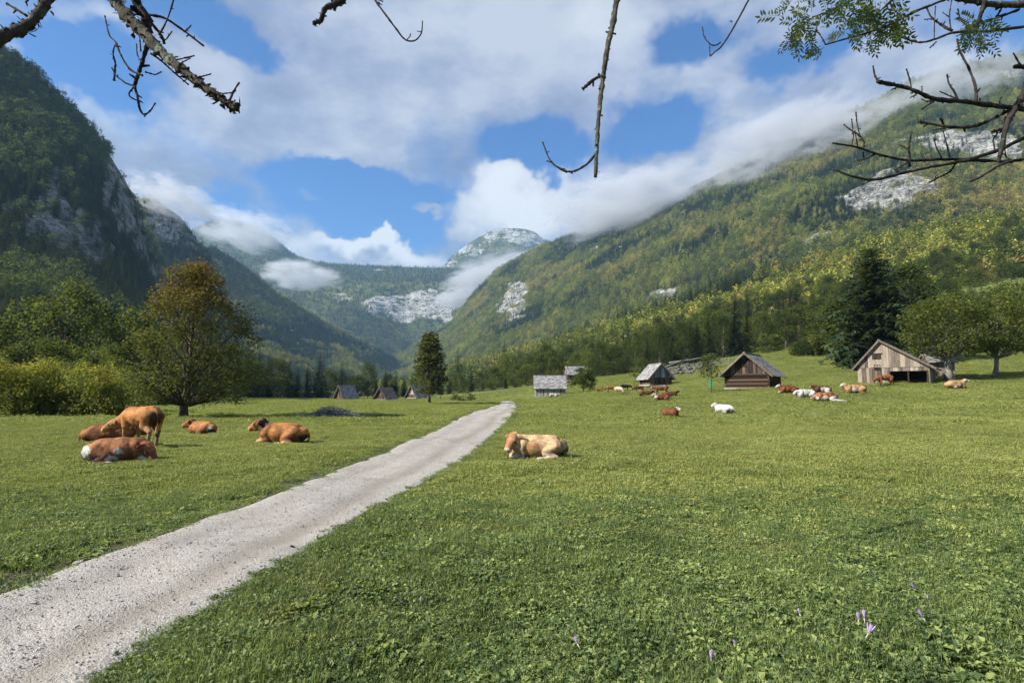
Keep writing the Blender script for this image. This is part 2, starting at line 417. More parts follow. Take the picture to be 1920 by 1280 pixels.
H_left2 = hill('hill', [
    [(150, 742, 600), (520, 752, 800)],
    [(150, 560, 820), (270, 560, 850), (400, 640, 920), (520, 752, 1000)],
    [(150, 380, 1000), (250, 372, 1000), (280, 372, 1000), (310, 386, 1005), (340, 408, 1010), (367, 446, 1020), (397, 486, 1040), (415, 526, 1060), (432, 585, 1090), (452, 645, 1120), (475, 705, 1150), (520, 752, 1200)]],
    150, 520, 240, 150, 34, [(320, 430, 45, 45, .75), (370, 470, 25, 40, .6), (300, 400, 30, 20, .4)],
    'second steep mountainside with pale brown scree', seed=11, rock_bias=-.12)
H_left3 = hill('hill', [
    [(300, 750, 850), (840, 752, 1100)],
    [(300, 620, 1250), (500, 640, 1350), (650, 690, 1450), (790, 752, 1500), (840, 756, 1500)],
    [(300, 470, 1500), (400, 462, 1550), (450, 492, 1600), (520, 550, 1650), (600, 600, 1750), (680, 642, 1850), (737, 668, 1950), (765, 705, 2000), (800, 750, 2050), (840, 758, 2100)]],
    300, 840, 300, 160, 45, [(560, 640, 60, 30, .25), (640, 660, 60, 20, .3), (480, 640, 30, 30, .2)],
    'sunlit wooded spur running down to the valley floor', seed=21, rock_bias=-.1)
H_head = hill('mountain', [
    [(150, 720, 2000), (1500, 740, 2000)],
    [(150, 600, 2500), (600, 640, 2500), (760, 660, 2450), (900, 620, 2500), (1500, 600, 2600)],
    [(150, 520, 2900), (420, 500, 2900), (600, 575, 2750), (700, 575, 2700), (760, 600, 2720), (850, 600, 2700), (1000, 560, 2800), (1500, 520, 2900)],
    [(150, 490, 3300), (420, 450, 3300), (560, 505, 3100), (700, 528, 2900), (860, 530, 2900), (1000, 520, 3000), (1500, 500, 3100)],
    [(150, 470, 3700), (340, 440, 3700), (385, 418, 3700), (415, 411, 3700), (450, 414, 3700), (485, 428, 3700), (520, 450, 3700), (548, 475, 3700), (575, 487, 3650), (620, 494, 3600),
     (700, 498, 3600), (780, 501, 3600), (835, 503, 3600), (900, 506, 3650), (1000, 500, 3700), (1500, 470, 3700)]],
    150, 1500, 420, 220, 60, [(715, 562, 45, 14, 1.0), (800, 572, 48, 26, 1.15), (745, 590, 75, 22, .6), (710, 505, 16, 8, .5), (840, 560, 20, 40, .35), (640, 552, 25, 8, .5)],
    'blue wooded head wall with white cliff bands', seed=31, rock_bias=-.22, back=2)
H_dome = hill('mountain', [
    [(740, 620, 3900), (1300, 620, 3900)],
    [(740, 560, 4100), (1300, 560, 4100)],
    [(740, 530, 4250), (800, 516, 4250), (830, 506, 4300), (850, 490, 4300), (900, 470, 4350), (1000, 465, 4350), (1100, 490, 4300), (1300, 500, 4300)],
    [(740, 525, 4500), (800, 515, 4500), (828, 503, 4500), (846, 482, 4500), (868, 464, 4500), (893, 447, 4500), (918, 434, 4500), (945, 428, 4500), (975, 428, 4500), (1002, 433, 4500),
     (1016, 446, 4500), (1045, 457, 4500), (1085, 470, 4500), (1150, 490, 4500), (1300, 500, 4500)]],
    740, 1300, 240, 140, 55, [(950, 438, 90, 14, .75), (860, 470, 60, 12, .7), (835, 498, 30, 12, .7), (1000, 450, 60, 12, .45)],
    'bald rounded limestone summit above the head wall', seed=41, rock_bias=-.1, back=2)
H_right = hill('hill', [
    [(735, 752, 700), (1000, 735, 500), (2500, 700, 320)],
    [(735, 700, 1700), (860, 690, 1150), (1100, 660, 800), (1500, 600, 560), (1920, 520, 480), (2500, 450, 420)],
    [(735, 680, 2100), (800, 650, 1950), (860, 620, 1700), (960, 570, 1450), (1150, 500, 1150), (1300, 450, 950), (1500, 390, 800), (1700, 330, 720), (1920, 300, 680), (2500, 150, 600)],
    [(738, 668, 2450), (765, 654, 2400), (800, 636, 2300), (850, 602, 2200), (888, 548, 2100), (938, 502, 2000), (1000, 470, 1900), (1060, 442, 1800), (1200, 400, 1600), (1350, 330, 1400), (1500, 260, 1250),
     (1620, 200, 1150), (1720, 148, 1080), (1800, 126, 1050), (1920, 102, 1000), (2500, -60, 900)]],
    735, 2500, 640, 320, 62, [(968, 552, 22, 28, 1.3), (940, 572, 28, 20, .7), (1075, 605, 24, 12, .6), (1255, 550, 20, 12, .8), (1690, 358, 95, 30, .95), (1800, 262, 80, 26, .95), (1640, 380, 50, 20, .8), (1880, 275, 45, 24, 1.0),
     (1600, 385, 30, 12, .5), (1210, 545, 40, 10, .3), (1890, 140, 40, 14, .7), (900, 590, 40, 20, .35), (1120, 470, 30, 14, .35), (1030, 620, 30, 10, .3)],
    'great sunny mountainside with autumn woods and pale scree', seed=51, rock_bias=-.05, scale=240)
H_near = hill('hill', [
    [(690, 752, 450), (860, 748, 200), (1000, 735, 175), (1130, 722, 158), (1270, 700, 148), (1460, 668, 140), (1600, 664, 128), (1920, 672, 118), (2500, 670, 90)],
    [(690, 748, 560), (860, 715, 420), (1000, 690, 340), (1130, 660, 300), (1270, 630, 270), (1460, 590, 240), (1600, 570, 220), (1920, 520, 200), (2500, 450, 170)],
    [(690, 746, 700), (800, 722, 650), (860, 704, 620), (940, 680, 590), (1000, 662, 560), (1060, 640, 530), (1100, 622, 500), (1180, 598, 470), (1250, 580, 450), (1400, 530, 400), (1500, 505, 380), (1600, 478, 360), (1750, 440, 340), (1920, 415, 320), (2500, 330, 280)]],
    690, 2500, 420, 150, 14, [(1290, 680, 60, 10, .3)],
    'dark wooded lower slope above the meadow', seed=61, rock_bias=-.4, back=.35, drop=12)
SKY_K = .060; SKY_TINT = (.37, .84, 1.36); CLOUD_K = .395; HAZE_D = .000088
SKYBLOBS = [(150, 110, 150, 60, -.3), (330, 20, 200, 60, -.25), (470, 90, 110, 50, -.28), (700, 380, 170, 90, -.42), (600, 330, 120, 50, -.2), (780, 250, 60, 60, -.12),
            (1010, 290, 110, 60, -.25), (1230, 230, 120, 60, -.4), (1290, 60, 90, 60, -.35), (1450, 110, 90, 45, -.2), (1580, 120, 60, 60, -.22), (1900, 40, 150, 60, -.2), (430, 370, 80, 40, -.15),
            (250, 290, 160, 80, .2), (600, 200, 260, 110, .25), (950, 100, 200, 120, .2), (960, 400, 150, 55, .5), (690, 475, 170, 24, .35), (1250, 380, 300, 80, .4), (1550, 230, 200, 90, .25), (600, 372, 40, 14, .3), (790, 395, 28, 16, .25), (1700, 110, 110, 50, .15)]
BRIGHT = [(960, 390, 150, 70, .95), (700, 470, 170, 26, .95), (1130, 70, 110, 110, .4), (400, 150, 80, 60, .35), (230, 190, 160, 50, .3), (1110, 340, 90, 50, .4), (140, 20, 90, 50, .35)]
MIST = [
 (1030, 450, 1850, 1460, 322, 1330, 84, 330, 2.5, 'long grey mist bank lying on the crest of the sunny mountain', 2.6, 1., .27, .4),
 (1290, 362, 1400, 1790, 200, 1030, 108, 270, 2.5, 'thick pale mist climbing over the upper mountainside', 2.8, 5., .25, .4),
 (1560, 240, 1120, 2040, 168, 930, 84, 240, 1.6, 'thinning mist drifting over the high cliffs by the frame', 2.8, 7., .27, .45),
 (835, 545, 2400, 1110, 468, 1850, 40, 260, 1.3, 'white mist caught below the bald summit', 2.6, 9., .27, .4),
 (800, 575, 2350, 960, 530, 2200, 24, 160, 1.6, 'wisp of mist drifting across the white cliffs', 2.8, 11., .3, .4),
 (470, 512, 2300, 660, 522, 2300, 34, 200, .95, 'small flat cloud floating before the blue head wall', 2.4, 13., .27, .35),
 (330, 400, 2300, 570, 460, 2600, 50, 300, .9, 'thin mist veiling the far rounded hill', 2.6, 17., .28, .4),
 (215, 340, 960, 430, 410, 1000, 54, 110, .9, 'mist hiding the top of the second mountainside', 2.6, 21., .28, .4),
]
# ------------------------------------------------------------------ sun, sky with clouds
SUN_EL, SUN_AZ = 37.0, 248.0        # azimuth where the sun stands, degrees clockwise from +Y (the view)
sd = Vector((math.sin(R(SUN_AZ)) * math.cos(R(SUN_EL)), math.cos(R(SUN_AZ)) * math.cos(R(SUN_EL)), math.sin(R(SUN_EL))))
sl = bpy.data.lights.new('sun', 'SUN'); sl.energy = 5.0; sl.angle = R(.5); sl.color = (1, .93, .8)
so = bpy.data.objects.new('sun', sl); COL.objects.link(so); so.rotation_euler = sd.to_track_quat('Z', 'Y').to_euler(); so.location = (-20, -20, 60)
W = bpy.data.worlds.new('World'); S.world = W; W.use_nodes = True
class WT(NT):
    def __init__(s): s.t = W.node_tree; s.t.nodes.clear(); s.out = s.n('ShaderNodeOutputWorld')
w = WT()
sky = w.n('ShaderNodeTexSky', sky_type='NISHITA', sun_disc=False, sun_elevation=R(SUN_EL), sun_rotation=R(SUN_AZ), air_density=1.0, dust_density=.3, ozone_density=3.0, altitude=600)
dirv = w.n('ShaderNodeTexCoord').outputs['Generated']
sep = w.n('ShaderNodeSeparateXYZ', {0: dirv})
zz = w.math('ADD', w.math('MAXIMUM', sep.outputs[2], 0), .22)
cl = w.n('ShaderNodeCombineXYZ', {0: w.math('DIVIDE', sep.outputs[0], zz), 1: w.math('DIVIDE', sep.outputs[1], zz), 2: .37}).outputs[0]
def blob(px, py, rx, ry, soft=.5, wob=.35):
    """soft patch of sky round a direction; rx, ry in degrees-like units of the photograph (px)"""
    d = at(px, py, 1.0) - np.array([0, 0, CAMZ]); L = np.linalg.norm(d); d /= L
    right = np.cross(d, (0, 0, 1)); right /= np.linalg.norm(right); up = np.cross(right, d)
    ang = FPX * L
    v = w.vmath('SUBTRACT', wob_dir, tuple(d))
    a = w.math('MULTIPLY', w.vmath('DOT_PRODUCT', v, tuple(right)), ang / rx * (1 if True else 1))
    b = w.math('MULTIPLY', w.vmath('DOT_PRODUCT', v, tuple(up)), ang / ry)
    c = w.math('MULTIPLY', w.vmath('DOT_PRODUCT', v, tuple(d)), 2.0)
    r = w.math('SQRT', w.math('ADD', w.math('ADD', w.math('MULTIPLY', a, a), w.math('MULTIPLY', b, b)), w.math('MULTIPLY', c, c)))
    return w.mr(r, 1.25, .35)
wn = w.n('ShaderNodeTexNoise', {'Vector': dirv, 'Scale': 7.0, 'Detail': 4.0, 'Roughness': .6})
wob_dir = w.vmath('ADD', dirv, w.vmath('SCALE', w.vmath('SUBTRACT', wn.outputs['Color'], (.5, .5, .5)), .17))
n_big = w.noise(cl, 1.1, 6, .58)
n_fine = w.noise(cl, 3.6, 5, .62)
n_st = w.noise(w.vmath('MULTIPLY', dirv, (1, 1, 1.6)), 6.0, 6, .6)
cov = w.math('ADD', w.math('MULTIPLY', n_big, .5), w.math('MULTIPLY', n_st, .5))
cov = w.math('ADD', cov, .13)
# (px, py, rx, ry, amount): minus opens blue sky, plus closes it
for (px, py, rx, ry, am) in SKYBLOBS:
    cov = w.math('ADD', cov, w.math('MULTIPLY', blob(px, py, rx, ry), am))
mask = w.mr(cov, .455, .74)
# light and shade inside the clouds: thin edges bright, thick bellies lavender grey
sh = w.math('ADD', w.math('MULTIPLY', n_fine, .62), w.math('MULTIPLY', w.noise(w.vmath('ADD', cl, (.05, .09, .12)), 1.3, 3, .55), .38))
ccol = w.ramp(sh, [(.40, (.30, .35, .54)), (.5, (.46, .52, .72)), (.62, (.76, .81, .93))])
br = 0
for (px, py, rx, ry, am) in BRIGHT:
    b_ = w.math('MULTIPLY', blob(px, py, rx, ry), am); br = w.math('ADD', b_, br)
ccol = w.mix(w.math('MINIMUM', br, 1.0), ccol, (1.2, 1.22, 1.25))
blue = w.vmath('MULTIPLY', w.vmath('SCALE', sky.outputs[0], SKY_K), SKY_TINT)
colr = w.mix(mask, blue, w.vmath('SCALE', ccol, CLOUD_K))
bg = w.n('ShaderNodeBackground', {'Color': colr, 'Strength': 1.0})
w.t.links.new(bg.outputs[0], w.out.inputs['Surface'])
S.view_settings.view_transform = 'Standard'; S.view_settings.look = 'None'; S.view_settings.exposure = 1.0; S.view_settings.gamma = 1
S.cycles.max_bounces = 6; S.cycles.diffuse_bounces = 2; S.cycles.glossy_bounces = 1; S.cycles.transmission_bounces = 3; S.cycles.transparent_max_bounces = 8; S.cycles.volume_bounces = 2
S.cycles.use_denoising = True; S.cycles.denoiser = 'OPENIMAGEDENOISE'; S.cycles.denoising_input_passes = 'RGB_ALBEDO_NORMAL'; S.cycles.denoising_prefilter = 'ACCURATE'; S.cycles.caustics_reflective = False; S.cycles.caustics_refractive = False
W.cycles.sampling_method = 'MANUAL'; W.cycles.sample_map_resolution = 256
S.cycles.use_adaptive_sampling = True; S.cycles.adaptive_threshold = .02
S.cycles.volume_step_rate = 1.0; S.cycles.volume_max_steps = 96
# ------------------------------------------------------------------ air
HZ = NT('air'); HZ.t.links.new(HZ.n('ShaderNodeVolumePrincipled', {'Color': (.4, .68, 1.0), 'Density': HAZE_D, 'Anisotropy': .1}).outputs[0], HZ.out.inputs['Volume'])
b = MB(); b.box((600, 2900, 750), (7800, 6200, 1600)); hz = b.build('haze', HZ.m); tag(hz, 'thin blue air filling the whole valley', 'haze', kind='stuff')
# ------------------------------------------------------------------ trees
M_bark = None
def mat_bark(name='bark', a=(.035, .028, .022), b=(.13, .11, .09), lichen=0.0):
    s = NT(name); p = s.objc()
    n = s.noise(s.vmath('MULTIPLY', p, (1, 1, .25)), 22, 5, .7)
    c = s.ramp(n, [(.35, a), (.65, b)])
    if lichen: c = s.mix(s.mr(s.noise(p, 14, 5, .75), .62 - lichen * .2, .7 - lichen * .2), c, s.ramp(s.noise(p, 40, 2), [(.35, (.04, .06, .022)), (.6, (.17, .2, .15))]))
    return s.bsdf(c, .95, s.bump(n, .9, .03))
M_bark = mat_bark()
M_barkp = mat_bark('pale_bark', (.09, .085, .075), (.3, .28, .25))
L_dark = mat_leaf('leaf_dark_green', (.006, .014, .007), (.018, .033, .012), (.055, .08, .02), autumn=((.2, .17, .03), (.14, .16, .03), (.16, .07, .02)), aut=-.1)
L_mid = mat_leaf('leaf_olive_green', (.011, .022, .008), (.045, .062, .016), (.14, .155, .03), autumn=((.28, .22, .04), (.2, .2, .04), (.24, .12, .03)), aut=0)
L_dark2 = mat_leaf('leaf_brownish_dark', (.012, .014, .01), (.03, .034, .018), (.065, .065, .034))
L_mid2 = mat_leaf('leaf_fresh_green', (.016, .03, .008), (.06, .085, .018), (.17, .19, .035))
L_needle = mat_leaf('needles_dark', (.007, .014, .008), (.020, .036, .016), (.05, .072, .028), tf=.12)
L_autumn = mat_leaf('leaf_autumn_brown', (.014, .018, .008), (.048, .052, .018), (.13, .13, .04), scale=.5, tf=.25, top=(3.8, 8.8, ((.09, .036, .014), (.24, .095, .036))))
L_yellow = mat_leaf('leaf_yellow_green', (.016, .026, .008), (.085, .10, .02), (.38, .34, .05), scale=1.1, tf=.35, top=(1.4, 3.4, ((.14, .15, .02), (.5, .42, .055))))
L_walnut = mat_leaf('leaf_walnut_green', (.016, .028, .008), (.06, .08, .018), (.2, .2, .04), scale=.45, tf=.35)

def leaf_quads(C, size, r, aspect=.6, flat=0.35):
    """a quad leaf round each centre; size per leaf"""
    n = len(C); nrm = r.normal(size=(n, 3)); nrm[:, 2] = np.abs(nrm[:, 2]) + flat * 2; nrm /= np.linalg.norm(nrm, axis=1)[:, None]
    t = np.cross(nrm, r.normal(size=(n, 3))); t /= np.linalg.norm(t, axis=1)[:, None] + 1e-9; b = np.cross(nrm, t)
    s = np.asarray(size)[:, None] * (.7 + .6 * r.random((n, 1)))
    V = np.stack([C - t * s * .5, C - b * s * aspect * .5 + nrm * s * .08, C + t * s * .5, C + b * s * aspect * .5 + nrm * s * .08], 1).reshape(-1, 3)
    return V, np.arange(4 * n).reshape(n, 4)

def crown_r(shape, t):
    """half width at height fraction t of the crown"""
    if shape == 'round': return np.sqrt(np.clip(1 - (2 * t - .9) ** 2 / 1.25, 0, 1))
    if shape == 'egg': return np.clip(np.sin(np.clip(t, 0, 1) ** .62 * math.pi), 0, 1) ** .62
    if shape == 'pear': return np.where(t < .22, .72 + .28 * np.sin(np.clip(t / .22, 0, 1) * math.pi / 2), np.clip(1 - (np.clip(t - .22, 0, 1) / .80) ** 1.7, 0, 1) ** .8)
    if shape == 'wide': return np.clip(1 - (1.6 * t - .65) ** 2, 0, 1) ** .5
    if shape == 'cone': return np.clip(1.03 - t, 0, 1) ** .8 * np.clip(t * 9, 0, 1)
    return np.ones_like(t)

def broadleaf(seed, h, cr, cb, nclump, nleaf, leaf, shape='egg', trunk=.25, clump=None, lean=(0, 0), lo=.25, droop=0., limbs=True, seg=7, rough=.6):
    """h height, cr crown half width, cb height where the crown starts -> (wood MB, V, F, tint)"""
    r = np.random.default_rng(seed); mb = MB(); clump = clump or cr * .3
    ch = h - cb
    tz_ = np.linspace(0, cb + ch * .8, 9); wob = np.cumsum(r.normal(size=(9, 2)), 0) * h * .006
    TP = np.c_[wob[:, 0] + lean[0] * tz_ / h, wob[:, 1] + lean[1] * tz_ / h, tz_]
    tr = trunk * (1 - .85 * tz_ / tz_[-1]) * np.r_[1.35, np.ones(8)]
    mb.tube(TP, tr, seg + 2, bump=.08)
    C = []; W = []
    k = 0
    while len(C) < nclump and k < nclump * 40:
        k += 1
        t = r.random(); a = r.random() * 2 * math.pi
        rr = (lo + (1 - lo) * r.random() ** .45)
        lump = .96 - rough * .5 + rough * vnoise(np.array([math.cos(a) * 1.7 + 5, math.sin(a) * 1.7 + 5, t * 4 + seed]))
        w_ = float(crown_r(shape, t)) * cr * rr * lump
        if w_ < cr * .03 and t < .5: continue
        C.append((math.cos(a) * w_ + lean[0] * .8, math.sin(a) * w_ + lean[1] * .8, cb + t * ch * .97)); W.append(rr)
    C = np.array(C)
    if limbs:
        for i, c in enumerate(C):
            if i % 2 and len(C) > 40: continue
            z0 = max(cb * .75, c[2] - np.linalg.norm(c[:2]) * (.5 + .5 * r.random()) - .1 * h)
            z0 = min(z0, TP[-1, 2]); s_ = np.array([np.interp(z0, tz_, TP[:, 0]), np.interp(z0, tz_, TP[:, 1]), z0])
            r0 = max(np.interp(z0, tz_, tr) * .38, h * .0025)
            m = s_ * .5 + c * .5 + np.array([0, 0, -.04 * h * r.random()]) + r.normal(size=3) * h * .012
            u = np.linspace(0, 1, 5)[:, None]; pts = s_ * (1 - u) ** 2 + 2 * m * u * (1 - u) + c * u * u
            mb.tube(pts, np.linspace(r0, h * .0012, 5), 4, cap=False)
    sz = clump * (.7 + .6 * r.random(len(C)))
    q = r.normal(size=(len(C), nleaf, 3)) * np.array([1, 1, .62]); q /= np.maximum(1, np.linalg.norm(q, axis=2, keepdims=True) / 1.7)
    LC = (C[:, None] + q * sz[:, None, None] * .62)
    LC[..., 2] -= droop * np.linalg.norm(q[..., :2], axis=-1) * sz[:, None]
    LC = LC.reshape(-1, 3); LC = LC[LC[:, 2] > cb * .55]
    V, F = leaf_quads(LC, np.full(len(LC), leaf), r)
    ct = np.repeat(r.random(len(C)), nleaf)[:len(LC)]
    tint = np.clip(.5 * r.random(len(LC)) + .5 * ct, 0, 1)
    return mb, V, F, tint

def spruce(seed, h, cr, cb=.06, step=.42, per=7, quads=7, trunk=.18, sparse=0., leafw=.34, pw=.85):
    r = np.random.default_rng(seed); mb = MB()
    mb.tube([(0, 0, 0), (0, 0, h * .5), (0, 0, h * .98)], [trunk, trunk * .6, .02], 7)
    V = []; T = []
    z = h * cb
    while z < h * .985:
        t = (z / h - cb) / (1 - cb); L = cr * (1 - t) ** pw * (.8 + .35 * r.random()) + .12
        n = max(4, int(per * (.6 + .4 * (1 - t))))
        if r.random() > sparse:
            for k in range(n):
                a = 2 * math.pi * (k + r.random() * .8) / n; l = L * (.75 + .4 * r.random()); dr = .35 * l * (1 - t) + .05
                d = np.array([math.cos(a), math.sin(a), 0]); sd_ = np.array([-d[1], d[0], 0]); tone = r.random()
                for j in range(quads):
                    u0 = j / quads; u1 = (j + 1.25) / quads
                    wd = leafw * l * (.35 + .65 * (1 - u0)) * (.6 + .5 * r.random())
                    p0 = d * l * u0 + np.array([0, 0, z - dr * u0 ** 1.3]); p1 = d * l * u1 + np.array([0, 0, z - dr * u1 ** 1.3 + .05 * l * r.random()])
                    sg = 1 if (j + k) % 2 else -1
                    V += [p0, p0 * .4 + p1 * .6 + sd_ * sg * wd + [0, 0, -.12 * l * r.random()], p1, p0 * .4 + p1 * .6 - sd_ * sg * wd * .8 + [0, 0, -.14 * l * r.random()]]
                    T.append(.6 * tone + .4 * r.random())
        z += step * (.7 + .5 * r.random()) * (1 - .45 * t)
    V = np.array(V); return mb, V, np.arange(len(V)).reshape(-1, 4), np.array(T)

# far low trees for the woods
P_COL = {}
def proto_col(name, objs):
    c = bpy.data.collections.new(name)
    for o in objs: c.objects.link(o)
    P_COL[name] = c; return c
far = []
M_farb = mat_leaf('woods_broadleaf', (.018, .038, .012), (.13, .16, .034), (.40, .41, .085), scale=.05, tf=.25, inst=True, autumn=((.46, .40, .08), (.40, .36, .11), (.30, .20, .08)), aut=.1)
M_farl = mat_leaf('woods_broadleaf_shaded_side', (.008, .026, .015), (.030, .066, .030), (.09, .15, .045), scale=.05, tf=.25, inst=True, autumn=((.2, .22, .05), (.12, .17, .05), (.14, .12, .05)), aut=-.03)  # darker, cooler copy of the sunny leaves: slope shade put into the colour
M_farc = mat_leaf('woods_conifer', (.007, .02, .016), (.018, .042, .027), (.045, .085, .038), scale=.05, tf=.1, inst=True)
def far_set(tag_, matb):
    r = []
    for i in range(6):
        mb, V, F, T = broadleaf(100 + i, 12, 4.6 + .5 * (i % 3), 1.2, 16, 15, 1.25, 'round' if i % 2 else 'egg', clump=2.0, lo=.5, limbs=False)
        r.append(mesh_obj('woods_tree_a%d' % i, V, F, matb, tint=T, link=False))
    for i in range(4):
        mb, V, F, T = spruce(200 + i, 16, 2.9 + .3 * (i % 2), .04, 1.0, 7, 3, leafw=.42)
        r.append(mesh_obj('woods_tree_b%d' % i, V, F, M_farc, tint=T, link=False))
    return proto_col('woods_' + tag_, r)
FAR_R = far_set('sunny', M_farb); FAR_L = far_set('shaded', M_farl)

def inst_group(colname):
    ng = bpy.data.node_groups.new('scatter_' + colname, 'GeometryNodeTree')
    ng.interface.new_socket('Geometry', in_out='INPUT', socket_type='NodeSocketGeometry'); ng.interface.new_socket('Geometry', in_out='OUTPUT', socket_type='NodeSocketGeometry')
    gi = ng.nodes.new('NodeGroupInput'); go = ng.nodes.new('NodeGroupOutput')
    m2p = ng.nodes.new('GeometryNodeMeshToPoints'); ip = ng.nodes.new('GeometryNodeInstanceOnPoints'); ci = ng.nodes.new('GeometryNodeCollectionInfo')
    ci.inputs['Collection'].default_value = P_COL[colname]; ci.inputs['Separate Children'].default_value = True; ci.inputs['Reset Children'].default_value = True
    def na(n, t):
        a = ng.nodes.new('GeometryNodeInputNamedAttribute'); a.data_type = t; a.inputs['Name'].default_value = n; return [o for o in a.outputs if o.enabled and o.name == 'Attribute'][0]
    L = ng.links.new
    L(gi.outputs[0], m2p.inputs['Mesh']); L(m2p.outputs[0], ip.inputs['Points']); L(ci.outputs[0], ip.inputs['Instance']); ip.inputs['Pick Instance'].default_value = True
    L(na('idx', 'INT'), ip.inputs['Instance Index']); L(na('rot', 'FLOAT_VECTOR'), ip.inputs['Rotation']); L(na('scl', 'FLOAT_VECTOR'), ip.inputs['Scale'])
    L(ip.outputs[0], go.inputs[0]); return ng
_NG = {}
def scatter(name, P, idx, rot, scl, colname, label, cat):
    me = bpy.data.meshes.new(name); P = np.asarray(P, np.float32); n = len(P)
    me.vertices.add(n); me.vertices.foreach_set('co', P.ravel())
    a = me.attributes.new('idx', 'INT', 'POINT'); a.data.foreach_set('value', np.asarray(idx, np.int32))
    a = me.attributes.new('rot', 'FLOAT_VECTOR', 'POINT'); a.data.foreach_set('vector', np.asarray(rot, np.float32).ravel())
    scl = np.asarray(scl, np.float32); scl = np.repeat(scl[:, None], 3, 1) if scl.ndim == 1 else scl
    a = me.attributes.new('scl', 'FLOAT_VECTOR', 'POINT'); a.data.foreach_set('vector', scl.ravel())
    o = bpy.data.objects.new(name, me); COL.objects.link(o)
    if colname not in _NG: _NG[colname] = inst_group(colname)
    md = o.modifiers.new('scatter', 'NODES'); md.node_group = _NG[colname]
    return tag(o, label, cat, kind='stuff')

def sample_hill(H, n, dens, margin=260, v0=0.02):
    P, rock, PX, PY = H
    A = P[:-1, :-1]; B = P[:-1, 1:]; D = P[1:, :-1]
    ar = np.linalg.norm(np.cross(B - A, D - A), axis=-1)
    wgt = ar * dens(rock[:-1, :-1], A, PX[:-1, :-1], PY[:-1, :-1])
    vis = (PX[:-1, :-1] > -margin) & (PX[:-1, :-1] < 1920 + margin); wgt = wgt * vis
    c = np.cumsum(wgt.ravel()); area = c[-1]
    k = np.searchsorted(c, rng.random(n) * area); i, j = np.unravel_index(np.minimum(k, c.size - 1), wgt.shape)
    u = rng.random((n, 1)); v = rng.random((n, 1))
    C = P[i + 1, j + 1]
    Q = (A[i, j] * (1 - u) + B[i, j] * u) * (1 - v) + (D[i, j] * (1 - u) + C * u) * v
    return Q, area

def wood_density(H, thr=.5, seed=3):
    def f(rock, A, PX, PY):
        r = rock + (fbm(A * .09, 3, seed) - .5) * .6
        return 1 - .93 * sstep(thr - .12, thr + .1, r)
    return f
def make_wood(H, n, colname, conif, size, label, vis_ind=0, dens=None, sx=1.0):
    Q, area = sample_hill(H, n, dens or wood_density(H))
    nz = (fbm(Q * np.array([.007, .007, .012]), 5, 77, .62) - .5) * 1.7 + .5; isC = (nz + (rng.random(n) - .5) * .22) < (conif if np.isscalar(conif) else conif(Q))
    idx = np.where(isC, 6 + rng.integers(0, 4, n), rng.integers(0, 6, n))
    s = size * (.6 + .7 * rng.random(n)); rot = np.stack([rng.normal(0, .05, n), rng.normal(0, .05, n), rng.random(n) * 6.28], 1)
    scl = np.stack([s * sx, s * sx, s * (.8 + .5 * rng.random(n))], 1)
    Q = Q - np.array([0, 0, .8]) * size
    return Q, idx, rot, scl, isC
# ------------------------------------------------------------------ the woods: nearest trees one by one, the rest as one mass
cand = []
def mass(H, n, colname, conif, size, label, sx=1.0, name='forest'):
    Q, idx, rot, scl, isC = make_wood(H, n, colname, conif, size, label, sx=sx)
    return dict(Q=Q, idx=idx, rot=rot, scl=scl, isC=isC, col=colname, label=label, name=name, size=size)
woods = [
    mass(H_near, 6500, 'woods_sunny', .40, .8, 'dense mixed wood on the lower slope just above the meadow'),
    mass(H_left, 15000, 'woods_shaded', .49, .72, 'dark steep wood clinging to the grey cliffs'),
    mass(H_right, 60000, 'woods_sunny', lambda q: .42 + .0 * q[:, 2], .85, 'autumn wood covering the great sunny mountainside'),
    mass(H_left2, 9000, 'woods_sunny', .44, .8, 'thin wood on the second steep mountainside'),
    mass(H_left3, 22000, 'woods_sunny', .48, .85, 'mixed wood on the sunlit spur'),
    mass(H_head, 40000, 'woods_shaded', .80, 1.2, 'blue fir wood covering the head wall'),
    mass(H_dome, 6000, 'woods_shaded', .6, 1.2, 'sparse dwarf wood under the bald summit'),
]
# kinds that stand near: trunk and crown each
KIND = {'broadleaf_tree': [], 'spruce_tree': []}
def near_tree(kind, parts, name, label, cat, group=None, mats=(None, None)):
    mb, V, F, T = parts
    t = empty(name, label=label, cat=cat, group=group)
    mb.build('trunk', mats[0] or M_bark, t, smooth=True)
    mesh_obj('crown', V, F, mats[1], t, tint=T)
    return t
protoB = []; protoS = []
for i in range(5):
    mat = [L_dark, L_mid, L_mid2, L_dark, L_mid][i]
    protoB.append(near_tree('b', broadleaf(300 + i, 12, [4.2, 3.6, 4.8, 3.9, 4.4][i], 1.0, 85, 52, .44, ['egg', 'round', 'round', 'egg', 'egg'][i], trunk=.22, clump=1.5, lo=.4, seg=5), 'broadleaf_tree', 'x', 'tree', mats=(M_barkp if i % 2 else M_bark, mat)))
for i in range(4):
    protoS.append(near_tree('s', spruce(320 + i, 15, [2.7, 3.1, 2.4, 3.4][i], .04, .42, 11, 5, leafw=.46), 'spruce_tree', 'x', 'tree', mats=(M_bark, L_needle)))
used = set()
def put_tree(protos, k, p, h, h0, label, group, sx=1.0, rz=None, mat=None):
    src = protos[k % len(protos)]
    t = src if id(src) not in used else copy_tree(src); used.add(id(src))
    t.location = p; s = h / h0; t.scale = (s * sx, s * sx, s); t.rotation_euler = (0, 0, rng.random() * 6.28 if rz is None else rz)
    tag(t, label, 'tree', group); return t
B_H, S_H = 12.0, 15.0
